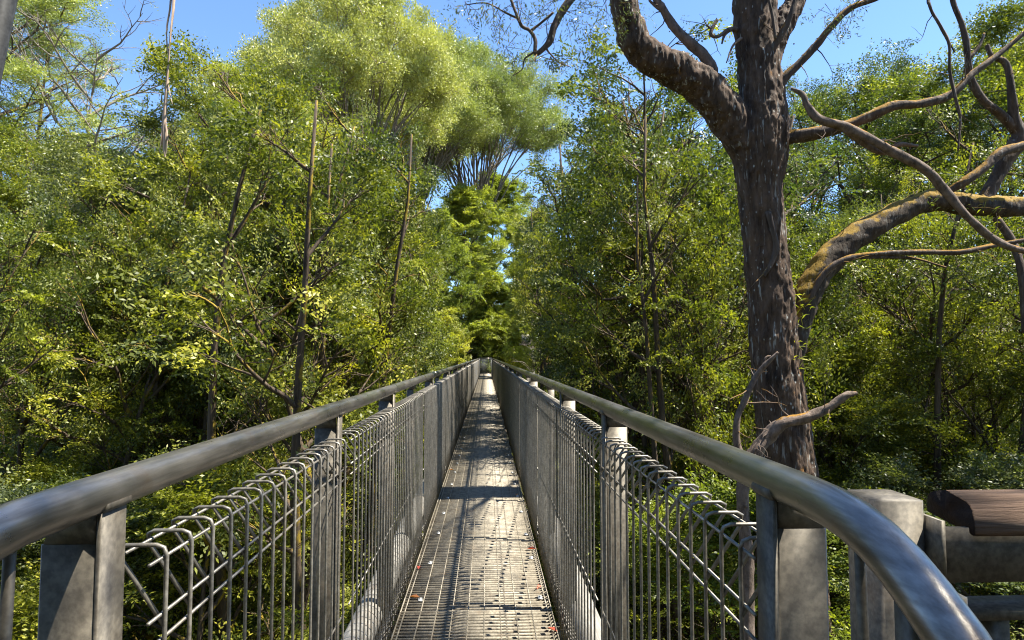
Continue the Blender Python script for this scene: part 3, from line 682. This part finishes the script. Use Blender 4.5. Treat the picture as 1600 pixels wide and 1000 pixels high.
# closing the view at the end of the walkway
for (px, Y, tp_, kd, wd_, lb) in [(766, 62.5, 440, 'Z', 1.2, 'yellow green beech closing the view straight behind the end barrier'), (722, 61, 290, 'Z', 1.1, 'yellow green beech behind the left end of the barrier'),
        (812, 61.5, 420, 'Z', 1.1, 'yellow green beech behind the right end of the barrier'), (775, 80, 270, 'Z', 1.2, 'distant beech above the end barrier'), (670, 76, 330, 'Z', .9, 'distant beech left of the barrier'),
        (870, 78, 440, 'Z', .9, 'distant beech right of the steel mast'), (940, 70, 430, 'D', .9, 'distant wattle beyond the slender trees')]:
    place(kd, px, Y, tp_, lb, group='trees beyond the end of the walkway', wide=wd_)
place('Y', 672, 33, 330, 'pale yellow green beech low beside the far left handrail', group=GL, wide=.8)
place('Y', 850, 30, 470, 'yellow green beech low beside the far right handrail', group=GR, wide=.7)
place('Z', 700, 46, 330, 'forked beech standing before the umbrella gum', group=GL, wide=.7)
place('Z', 835, 50, 330, 'beech right of the umbrella gum', group=GR, wide=.7)
for k_, (x, y, sx) in enumerate([(-1.2, 60.5, 1.2), (1.6, 61, 1.3), (-4.5, 62, 1.5), (5, 63, 1.5), (.3, 64, 1.6), (-8, 66, 1.8), (9, 66, 1.8), (-2.5, 67, 1.8), (3, 68, 1.8)]):
    o = empty('shrub', (x, y, float(gz(x, y)) - .1), 'yellow green shrub on the slope beyond the end barrier', 'shrub', 'shrubs beyond the end barrier'); share('trunk', PR['S']['trunk'], o); share('crown', PR['S']['crown'], o); o.scale = (sx, sx, sx); o.rotation_euler.z = k_
# shrubs below, left and right
rs = np.random.default_rng(5)
n_s = 0
for (xa, xb, ya, yb, cnt, lb) in [(-14, -3.5, 5, 16, 16, 'yellow green shrub in the gully left of the walkway'), (-24, -9, 16, 34, 6, 'shrub on the slope behind the left forest wall'),
                                   (3.5, 15, 6, 18, 14, 'yellow green shrub in the gully right of the walkway'), (4, 22, 18, 36, 5, 'shrub under the right forest'), (-4, 4, 30, 62, 6, 'shrub beside the far walkway')]:
    for _ in range(cnt):
        x = rs.uniform(xa, xb); y = rs.uniform(ya, yb)
        if abs(x) < 3.4: x = 3.4 * np.sign(x)
        o = empty('shrub', (x, y, float(gz(x, y))), lb, 'shrub', lb.replace('shrub', 'shrubs', 1))
        share('trunk', PR['S']['trunk'], o); share('crown', PR['S']['crown'], o)
        s = rs.uniform(.8, 1.7) * (1.5 if y > 16 else 1); o.scale = (s * 1.2, s * 1.2, s); o.rotation_euler.z = rs.uniform(0, 6.28)
        if abs(x) < 5: o.scale = (.55, .55, .6)

# ------------------------------------------------------------------ the big gum
GY = 7.6
rg = np.random.default_rng(99)
def catmull(pts, rad, m=8):
    pts = np.array(pts, float); rad = np.array(rad, float); out, ro = [], []
    pe = np.vstack([2 * pts[0] - pts[1], pts, 2 * pts[-1] - pts[-2]])
    for i in range(len(pts) - 1):
        p0, p1, p2, p3 = pe[i], pe[i + 1], pe[i + 2], pe[i + 3]
        for t in np.linspace(0, 1, m, endpoint=False):
            out.append(.5 * ((2 * p1) + (-p0 + p2) * t + (2 * p0 - 5 * p1 + 4 * p2 - p3) * t * t + (-p0 + 3 * p1 - 3 * p2 + p3) * t ** 3)); ro.append(rad[i] * (1 - t) + rad[i + 1] * t)
    out.append(pts[-1]); ro.append(rad[-1]); return np.array(out), np.array(ro)
def limb(tr, k=12, lump=.12, m=8):
    """tr: rows (px, py, width px, Y)"""
    pts = [P(a, b, Y) for a, b, w_, Y in tr]; rad = [w_ * .5 * Y / F for a, b, w_, Y in tr]
    p, r = catmull(pts, rad, m); n = len(p)
    ph = rg.uniform(0, 6, 6); s = np.linspace(0, 1, n)[:, None] * n * .25; a = np.arange(k)[None, :] * 2 * PI / k
    rough = 1 + lump * (np.sin(s * 1.7 + ph[0] + 2 * a) * .6 + np.sin(s * 3.1 + ph[1] - 3 * a) * .4 + rg.normal(0, .28, (n, k)))
    return p, r, rough, k
def add_limb(b, *a, twigs=None, **kw):
    p, r, rough, k = limb(*a, **kw); b.tube(p, r, k, rough=rough)
    n_ = twigs if twigs is not None else (len(p) // 9 if len(p) > 24 else 0)
    for _ in range(n_):
        i = rg.integers(len(p) // 4, len(p) - 2); d = unit(rg.normal(0, 1, 3)); q = p[i] + d * r[i] * .7
        tw_ = wob(rg, q, d + (p[i + 1] - p[i]) * 5, rg.uniform(.10, .55), 6, noise=.28); r0 = min(r[i] * .35, rg.uniform(.004, .009)); b.tube(tw_, np.linspace(r0, .0015, 6), 5, cap=False)
        if rg.random() < .6: b.tube(wob(rg, tw_[3], rg.normal(0, 1, 3), .18, 4, noise=.3), [.003, .0025, .002, .001], 4, cap=False)
    for _ in range(len(p) // 14):       # knots
        i = rg.integers(2, len(p) - 2); d = unit(rg.normal(0, 1, 3)); c_ = p[i] + d * r[i] * .75; kr = r[i] * rg.uniform(.25, .5)
        b.tube([c_ - d * kr, c_ - d * kr * .3, c_ + d * kr * .5, c_ + d * kr * .8], [kr * .9, kr, kr * .7, kr * .25], 7)
    return p, r
gb = P(1245, 900, GY); gzb = float(gz(gb[0], GY))
big = empty('big_gum_tree', (gb[0], GY, gzb), 'big dark barked gum forking high up right of the walkway', 'tree')
def gpart(b, name, mat, smooth=True):
    o = b.build(name, mat, big, smooth); o.location = (-gb[0], -GY, -gzb); return o
# trunk with furrowed bark
ctr = [(1262, 3000, 150, GY), (1256, 1800, 128, GY), (1248, 1200, 112, GY), (1236, 900, 102, GY), (1228, 720, 80, GY), (1215, 600, 72, GY), (1205, 480, 66, GY), (1194, 380, 63, GY), (1187, 300, 65, GY),
       (1187, 250, 80, GY), (1190, 200, 84, GY), (1190, 150, 70, GY), (1184, 90, 64, GY), (1180, 40, 66, GY), (1178, 0, 68, GY), (1176, -60, 60, GY), (1170, -200, 52, GY), (1160, -500, 40, GY), (1150, -900, 24, GY)]
pts = [P(a, b, Y) for a, b, w_, Y in ctr]; pts[0][2] = gzb - .4
rad = [w_ * .5 * GY / F for a, b, w_, Y in ctr]
p, r = catmull(pts, rad, 26); n = len(p); k = 72; a = np.arange(k)[None, :] * 2 * PI / k; s = np.cumsum(np.r_[0, np.linalg.norm(np.diff(p, axis=0), axis=1)])[:, None]
rough = 1 + .035 * np.sin(2 * a + s * .8) + .03 * np.sin(5 * a + 1.2 * np.sin(s * 2.1)) + .022 * np.sin(17 * a + 1.5 * np.sin(s * 3.3 + a * 2)) + .016 * np.sin(29 * a + 2 * np.sin(s * 5 + a * 3)) + rg.normal(0, .012, (n, k))
tb = MB(); hi = p[:, 2] > -2.5; lo = p[:, 2] <= -2.3
tb.tube(p[hi], r[hi], k, rough=rough[hi])
add_limb(tb, [(1200, 350, 30, GY + .02), (1190, 290, 48, GY), (1164, 225, 58, GY - .02), (1130, 172, 60, GY - .08), (1098, 136, 58, GY - .15), (1060, 112, 54, GY - .2), (1020, 92, 52, GY - .25),
     (995, 70, 48, GY - .3), (982, 35, 43, GY - .35), (974, 0, 41, GY - .4), (960, -60, 36, GY - .5), (930, -170, 30, GY - .6), (880, -330, 20, GY - .8)], k=40, lump=.06, m=12)
tb.tube([P(990, 66, GY - .32) + [-.02, 0, -.02], P(974, 63, GY - .32), P(967, 67, GY - .32)], [.08, .055, .02], 12)
for (bx, by, bd, br) in [(1072, 108, -.38, .05), (1000, 95, -.4, .045), (1118, 190, -.25, .06), (985, 20, -.5, .04), (1160, 300, -.15, .05)]:
    c_ = P(bx, by, GY + bd + .14); tb.tube([c_ - [0, 0, br], c_ - [0, 0, br * .5], c_, c_ + [0, 0, br * .5], c_ + [0, 0, br]], [br * .4, br * .9, br, br * .9, br * .4], 10)
add_limb(tb, [(1198, 130, 24, GY + .02), (1204, 90, 32, GY + .05), (1222, 40, 34, GY + .1), (1244, 0, 30, GY + .2), (1275, -60, 26, GY + .3), (1330, -200, 20, GY + .5)], k=20, lump=.08)
o = gpart(tb, 'trunk', M['gum'])
md = o.modifiers.new('r', 'REMESH'); md.mode = 'VOXEL'; md.voxel_size = .017
m2 = o.modifiers.new('s', 'SMOOTH'); m2.factor = .5; m2.iterations = 4
dg = bpy.context.evaluated_depsgraph_get(); ev = o.evaluated_get(dg); me = bpy.data.meshes.new_from_object(ev)
o.modifiers.clear(); old = o.data; o.data = me; bpy.data.meshes.remove(old)
from mathutils import noise
nv = len(me.vertices); co = np.empty(nv * 3, np.float32); me.vertices.foreach_get('co', co); co = co.reshape(-1, 3)
no = np.empty(nv * 3, np.float32); me.vertices.foreach_get('normal', no); no = no.reshape(-1, 3)
ds = np.empty(nv)
lim = P(1130, 172, GY)                      # the limb beyond the fork has smoother bark
for i_ in range(nv):
    x, y, z = map(float, co[i_]); wob_ = noise.noise((x * 3, y * 3, z * 1.3)) * .8
    a_ = noise.noise((x * 19 + wob_, y * 19, z * 3.6)); b_ = noise.noise((x * 45, y * 45, z * 17)); c_ = noise.noise((x * 9, y * 9, z * 5))
    ds[i_] = (1 - abs(a_) * 3.2) * .013 + b_ * .009 + c_ * .016
sf = np.clip((lim[0] + .12 - gb[0] - co[:, 0]) / -.15 + 1, .3, 1); ds = ds * sf
me.vertices.foreach_set('co', (co + no * ds[:, None]).astype(np.float32).ravel()); me.update()
me.polygons.foreach_set('use_smooth', np.ones(len(me.polygons), bool)); me.materials.clear(); me.materials.append(M['gum'])
b = MB(); b.tube(p[lo], r[lo], k, rough=rough[lo]); gpart(b, 'lower_trunk', M['gum'])
b = MB()
add_limb(b, [(1112, 150, 22, GY - .1), (1112, 110, 20, GY - .1), (1098, 85, 17, GY - .1), (1070, 60, 16, GY - .05), (1048, 35, 14, GY), (1035, 12, 12, GY), (1022, -10, 10, GY), (1010, -80, 8, GY)], lump=.12)
add_limb(b, [(1040, 20, 8, GY), (1025, 10, 5, GY), (1014, 0, 4, GY)], k=6)
add_limb(b, [(1160, 48, 12, GY), (1140, 46, 7, GY - .1), (1122, 57, 6, GY - .15), (1111, 54, 6, GY - .2), (1113, 44, 6, GY - .2), (1121, 31, 5, GY - .2)], k=8)
add_limb(b, [(1142, 46, 6, GY - .1), (1132, 55, 5, GY - .12), (1128, 68, 3, GY - .14)], k=6)
add_limb(b, [(1158, 60, 6, GY - .2), (1145, 72, 4, GY - .25), (1135, 98, 2, GY - .3)], k=6)
gpart(b, 'dead_limb', M['dead'])
b = MB()
add_limb(b, [(1205, 230, 20, GY), (1218, 160, 17, GY - .1), (1222, 128, 15, GY - .15), (1252, 96, 13, GY - .2), (1278, 68, 12, GY - .25), (1300, 40, 11, GY - .3), (1330, 12, 10, GY - .35), (1372, -4, 9, GY - .4), (1430, -40, 7, GY - .5)], k=10)
add_limb(b, [(1205, 80, 12, GY - .2), (1222, 52, 11, GY - .25), (1236, 22, 9, GY - .3), (1246, -10, 8, GY - .3)], k=8)
add_limb(b, [(1212, 60, 5, GY - .3), (1206, 20, 5, GY - .3), (1196, -20, 5, GY - .3)], k=6)
add_limb(b, [(1222, 215, 30, GY - .05), (1240, 214, 24, GY - .15), (1290, 205, 19, GY - .3), (1340, 190, 17, GY - .4), (1395, 166, 15, GY - .5), (1440, 162, 14, GY - .5), (1485, 148, 13, GY - .5), (1520, 115, 11, GY - .5), (1560, 85, 9, GY - .5), (1620, 35, 7, GY - .5)], k=12)
gpart(b, 'branch', M['gumlimb'])
b = MB()
for tgt in ((3.6, 8.6, 8.6), (4.9, 9.8, 9.8), (5.4, 11.4, 11)):
    p0 = P(1165, -350, GY); p1 = np.array(tgt); b.tube([p0, p0 * .6 + p1 * .4 + [0, 0, .3], p1], [.08, .05, .02], 8)
for tgt in ((2.9, 4.4, 6.3), (3.4, 5.2, 6.6), (2.3, 4.0, 5.7)):
    p0 = P(1300, -150, GY + .4); p1 = np.array(tgt); pm_ = (p0 + p1) / 2 + [0, .15, .2]; b.tube(catmull([p0, pm_, p1], [.03, .02, .006], 5)[0], np.linspace(.03, .006, 11), 6)
    for _ in range(5): b.tube(wob(rg, p1 + rg.normal(0, .1, 3), rg.normal(0, 1, 3), .8, 6, noise=.25), np.linspace(.009, .003, 6), 4)
gpart(b, 'upper_limb', M['gumlimb'])
b = MB()
add_limb(b, [(1236, 138, 4, GY - .5), (1254, 148, 9, GY - .5), (1262, 166, 11, GY - .5), (1280, 186, 14, GY - .52), (1316, 197, 16, GY - .5), (1350, 212, 14, GY - .55), (1400, 240, 15, GY - .6), (1445, 264, 15, GY - .6), (1480, 302, 14, GY - .6), (1515, 342, 12, GY - .6), (1556, 376, 12, GY - .6), (1600, 392, 10, GY - .6), (1660, 400, 8, GY - .6)], k=12, lump=.11)
add_limb(b, [(1318, 202, 10, GY - .5), (1352, 224, 12, GY - .45), (1380, 238, 11, GY - .45), (1404, 226, 8, GY - .45), (1434, 228, 5, GY - .45)], k=8)
gpart(b, 'dead_branch', M['dead'])
b = MB()
add_limb(b, [(1215, 610, 30, GY), (1238, 560, 30, GY), (1248, 515, 34, GY + .02), (1262, 460, 40, GY + .05), (1288, 415, 44, GY + .1), (1325, 378, 42, GY + .12), (1370, 350, 38, GY + .15), (1420, 325, 34, GY + .2), (1462, 312, 36, GY + .2),
     (1500, 318, 34, GY + .2), (1545, 322, 34, GY + .2), (1600, 322, 32, GY + .25), (1700, 310, 26, GY + .3), (1850, 250, 14, GY + .4)], k=30, lump=.09, m=12)
gpart(b, 'mossy_limb', M['mosslimb'])
b = MB()
add_limb(b, [(1535, 318, 22, GY + .2), (1556, 280, 20, GY + .2), (1574, 245, 26, GY + .2), (1592, 215, 24, GY + .2), (1584, 180, 15, GY + .15), (1580, 140, 12, GY + .1), (1572, 100, 10, GY + .1), (1550, 88, 8, GY + .1), (1542, 70, 6, GY + .1)], k=12, lump=.12)
add_limb(b, [(1588, 205, 16, GY + .2), (1565, 180, 14, GY + .15), (1535, 155, 13, GY + .1), (1516, 120, 11, GY + .05), (1512, 80, 10, GY), (1505, 45, 9, GY), (1490, 5, 8, GY), (1480, -40, 6, GY)], k=10, lump=.12)
add_limb(b, [(1516, 90, 7, GY), (1530, 72, 5, GY), (1538, 52, 4, GY)], k=6)
add_limb(b, [(1480, 300, 12, GY + .1), (1510, 282, 14, GY), (1540, 260, 15, GY), (1565, 238, 16, GY), (1620, 222, 16, GY)], k=10, lump=.12)
add_limb(b, [(1262, 470, 12, GY - .05), (1290, 425, 11, GY - .1), (1325, 404, 10, GY - .15), (1370, 397, 9, GY - .2), (1440, 394, 9, GY - .25), (1500, 394, 9, GY - .3), (1550, 384, 8, GY - .3), (1620, 372, 7, GY - .3)], k=8)
add_limb(b, [(1345, 402, 6, GY - .18), (1390, 402, 5, GY - .2), (1430, 404, 4, GY - .2), (1478, 418, 3, GY - .2)], k=6)
add_limb(b, [(1556, 340, 12, GY + .1), (1585, 385, 12, GY + .05), (1598, 440, 13, GY), (1604, 520, 12, GY)], k=8)
add_limb(b, [(1200, 330, 10, GY - .27), (1212, 380, 9, GY - .27), (1206, 410, 8, GY - .25), (1192, 432, 7, GY - .23)], k=8)
gpart(b, 'mossy_branch', M['gumlimb'])
# hanging limb with grey green foliage, upper centre
b = MB()
add_limb(b, [(960, -60, 20, GY - .5), (925, -50, 16, GY - .6), (895, -5, 13, GY - .7), (878, 18, 12, GY - .7), (866, 42, 12, GY - .7), (858, 66, 11, GY - .7), (842, 82, 8, GY - .7), (834, 82, 7, GY - .7)], k=10)
add_limb(b, [(836, 80, 7, GY - .7), (836, 62, 6, GY - .7), (828, 48, 6, GY - .7), (815, 40, 5, GY - .7), (806, 20, 5, GY - .7), (795, -10, 4, GY - .7)], k=7)
add_limb(b, [(830, 48, 5, GY - .7), (850, 32, 4, GY - .7), (864, 20, 4, GY - .7)], k=6)
add_limb(b, [(834, 82, 4, GY - .7), (820, 92, 3, GY - .7), (816, 108, 2, GY - .7), (802, 118, 1.5, GY - .7)], k=5)
add_limb(b, [(850, 70, 4, GY - .7), (858, 82, 3, GY - .7), (874, 98, 2.5, GY - .7), (890, 104, 2, GY - .7)], k=5)
add_limb(b, [(812, 30, 4, GY - .7), (790, 20, 3, GY - .7), (760, 5, 2, GY - .7), (725, 8, 1.5, GY - .7)], k=5)
gpart(b, 'hanging_branch', M['gumlimb'])
cr = MB(); tw = MB()
spots = [(x, y, GY - .7) for x, y in [(725, 6), (740, 20), (760, 4), (770, 22), (785, 35), (800, 14), (790, 58), (805, 75), (820, 20), (845, 20), (860, 4), (880, 30), (900, 34), (905, 10), (890, 55), (925, 20), (945, 10), (935, 38), (955, 30), (780, -8), (830, -12), (880, -18), (930, -15), (985, 8), (800, 90), (868, 92), (886, 102)]]
spots += [(x, y, GY - .35) for x, y in [(1290, 22), (1305, 30), (1320, 22), (1338, 14), (1350, 8), (1316, 40)]]
pp, dd_ = [], []
for (x, y, Yy) in spots:
    for _ in range(3):
        q = P(x + rg.uniform(-12, 12), y + rg.uniform(-12, 8), Yy + rg.uniform(-.25, .25)); d = np.array([rg.normal(0, 1), rg.normal(0, .6), -rg.uniform(.2, 1.2)])
        pp.append(q); dd_.append(d); tw.tube(wob(rg, q - unit(d) * .12, d, .3, 4, noise=.15), [.0035, .003, .002, .001], 4, cap=False)
# unseen part of the crown over the frame: what shades the walkway
for (x, y, Yy) in [(1176, -500, GY), (1150, -800, GY), (900, -300, GY - .8), (1330, -220, GY + .5), (1250, -500, GY), (1000, -420, GY), (1850, 230, GY + .4), (1680, -20, GY - .5)]:
    for _ in range(26):
        q = P(x, y, Yy) + rg.normal(0, .7, 3); pp.append(q); dd_.append(rg.normal(0, 1, 3))
for (cx, cy, cz) in [(3.6, 8.6, 8.6), (4.9, 9.8, 9.8), (5.4, 11.4, 11), (4.4, 8.0, 9.5), (5.8, 9.2, 11)]:
    for _ in range(70):
        q = np.array([cx, cy, cz]) + rg.normal(0, .75, 3); pp.append(q); dd_.append(rg.normal(0, 1, 3))
for (cx, cy, cz, n_) in [(2.9, 4.6, 6.2, 26), (3.6, 5.6, 7.0, 34), (2.6, 3.9, 5.6, 14)]:
    for _ in range(n_):
        q = np.array([cx, cy, cz]) + rg.normal(0, .45, 3); pp.append(q); dd_.append(rg.normal(0, 1, 3))
htm = [hang_template(rg, 24) for _ in range(6)]
leaves(cr, rg, np.array(pp), np.array(dd_), rg.uniform(.35, .75, len(pp)), htm, .05, .011, None, .8)
gpart(cr, 'foliage', M['leafg'], False); gpart(tw, 'twigs', M['bark'])
# fern tufts (kangaroo fern) on the trunk and the mossy limb
for (x, y, Yy, s) in [(1246, 465, GY - .15, 1), (1250, 505, GY - .15, 1), (1244, 570, GY - .2, 1), (1248, 540, GY - .2, .8), (1455, 320, GY, .8), (1530, 335, GY, .8), (1552, 340, GY, .8), (1500, 330, GY, .6), (1255, 480, GY - .1, .8)]:
    fe = MB()
    for _ in range(11):
        q = P(x + rg.uniform(-9, 9), y + rg.uniform(-10, 10), Yy); d = unit(np.array([rg.normal(.2, .8), rg.normal(-.4, .5), rg.uniform(.0, 1.2)])); L_ = rg.uniform(.08, .16) * s; sd = unit(np.cross(d, rg.normal(0, 1, 3))) * .008
        fe.add([q - sd * .5, q + d * L_ * .6 - sd, q + d * L_ + [0, 0, -.02], q + d * L_ * .6 + sd], [(0, 1, 2, 3)]); fe.tint.append(np.array([rg.uniform(.3, 1)]))
    gpart(fe, 'fern_tuft', M['leafy'], False)
# vine hanging from above
vn = empty('hanging_vine', tuple(P(1497, 235, GY - .75)), 'thin dark vine dangling over the branches at the upper right', 'vine')
b = MB(); add_limb(b, [(1448, -260, 4, GY - .55), (1450, -30, 5, GY - .7), (1453, 10, 5, GY - .75), (1470, 42, 5, GY - .75), (1483, 70, 5, GY - .75), (1484, 110, 4.5, GY - .75), (1492, 150, 6, GY - .75), (1500, 185, 4, GY - .75), (1497, 235, 3, GY - .75)], k=7)
add_limb(b, [(1474, 50, 3, GY - .75), (1483, 66, 3.5, GY - .75), (1492, 82, 2, GY - .75)], k=5)
o = b.build('stem', M['gumlimb'], vn, True); o.location = -np.array(vn.location)

# dead snag in front of the gum's foot
SY = 6.2; sb = P(1172, 1000, SY); szb = float(gz(sb[0], SY))
sn = empty('dead_snag', (sb[0], SY, szb), 'weathered dead stem with two bare arms in front of the big gum trunk', 'dead tree')
b = MB(); add_limb(b, [(1190, 3600, 50, SY), (1180, 1800, 34, SY), (1168, 1000, 22, SY), (1166, 860, 20, SY), (1160, 780, 18, SY), (1168, 730, 20, SY), (1185, 700, 22, SY), (1200, 682, 22, SY), (1222, 662, 20, SY - .05), (1262, 652, 16, SY - .1), (1296, 636, 14, SY - .15), (1322, 618, 11, SY - .2), (1338, 614, 6, SY - .2)], k=18, lump=.13)
o = b.build('stem', M['dead'], sn, True); o.location = (-sb[0], -SY, -szb)
b = MB(); add_limb(b, [(1166, 735, 12, SY), (1152, 695, 11, SY), (1152, 655, 10, SY), (1166, 620, 9, SY), (1180, 590, 9, SY), (1196, 570, 8, SY - .05), (1216, 550, 4, SY - .1)], k=10, lump=.12)
add_limb(b, [(1190, 582, 5, SY), (1196, 560, 4, SY), (1204, 556, 2, SY)], k=6)
o = b.build('arm', M['dead'], sn, True); o.location = (-sb[0], -SY, -szb)

# ribbon of bark hanging in the sky at the left, from a tall gum standing outside the frame
BY = 8.0
b0 = P(265, -150, BY)
gx, gy_ = b0[0] - 6.5, BY + .8; gg = float(gz(gx, gy_))
ht = empty('ribbon_gum', (gx, gy_, gg), 'tall gum outside the left edge whose limb carries the bark ribbon', 'tree')
b = MB(); b.tube([(0, 0, -.4), (0.1, 0, 6), (.0, .1, 14), (.2, 0, 22), (.1, 0, 30)], [.4, .34, .28, .2, .08], 18)
lp = np.array([(0, 0, b0[2] - gg - 1.2), (2.2, -.3, b0[2] - gg - .2), (4.6, -.6, b0[2] - gg + .15), (6.6, -.8, b0[2] - gg + .02), (7.6, -.8, b0[2] - gg + .3)]); p, r = catmull(lp, [.13, .09, .06, .035, .015], 6); b.tube(p, r, 10)
b.build('trunk', M['barkp'], ht, True)
rb = empty('bark_ribbon', tuple(b0), 'long pale strip of shed bark hanging against the sky at the left', 'bark strip')
b = MB()
def ribbon(tr, wv=1.0):
    pts = np.array([P(x, y, BY) for x, y, w_ in tr]); wd_ = np.array([w_ for x, y, w_ in tr]) * BY / F * .5
    p, r = catmull(pts, wd_, 8); n = len(p); th = np.linspace(0, 3.5 * wv, n)
    off = np.stack([np.cos(th * 1.2), np.sin(th * 1.2), 0 * th], 1)
    nm = np.stack([-np.sin(th * 1.2), np.cos(th * 1.2), 0 * th], 1)
    v = np.stack([p - off * r[:, None] - nm * r[:, None] * .3, p + nm * r[:, None] * .5, p + off * r[:, None] - nm * r[:, None] * .3, p - nm * r[:, None] * .15], 1).reshape(-1, 3)
    i = np.arange(n - 1)[:, None] * 4; j = np.arange(4)[None, :]
    b.add(v - np.array(b0), np.stack([i + j, i + (j + 1) % 4, i + 4 + (j + 1) % 4, i + 4 + j], -1).reshape(-1, 4))
ribbon([(268, -150, 5), (273, -60, 5), (271, 5, 5), (267, 45, 5), (264, 90, 6), (260, 130, 6), (257, 175, 7), (256, 215, 6), (258, 245, 3)])
ribbon([(268, -150, 4), (270, -60, 4), (266, 5, 4), (261, 40, 5), (261, 72, 4), (264, 90, 3)], .7)
ribbon([(257, 180, 4), (253, 215, 5), (249, 238, 2)], .6); ribbon([(258, 190, 3), (261, 215, 4), (260, 240, 2)], .6)
ribbon([(262, 120, 2), (264, 140, 2), (270, 165, 1.5)], .4)
b.build('strip', M['strip'], rb)
print('script', round(time.time() - T0, 1), 's, objects', len(bpy.data.objects))
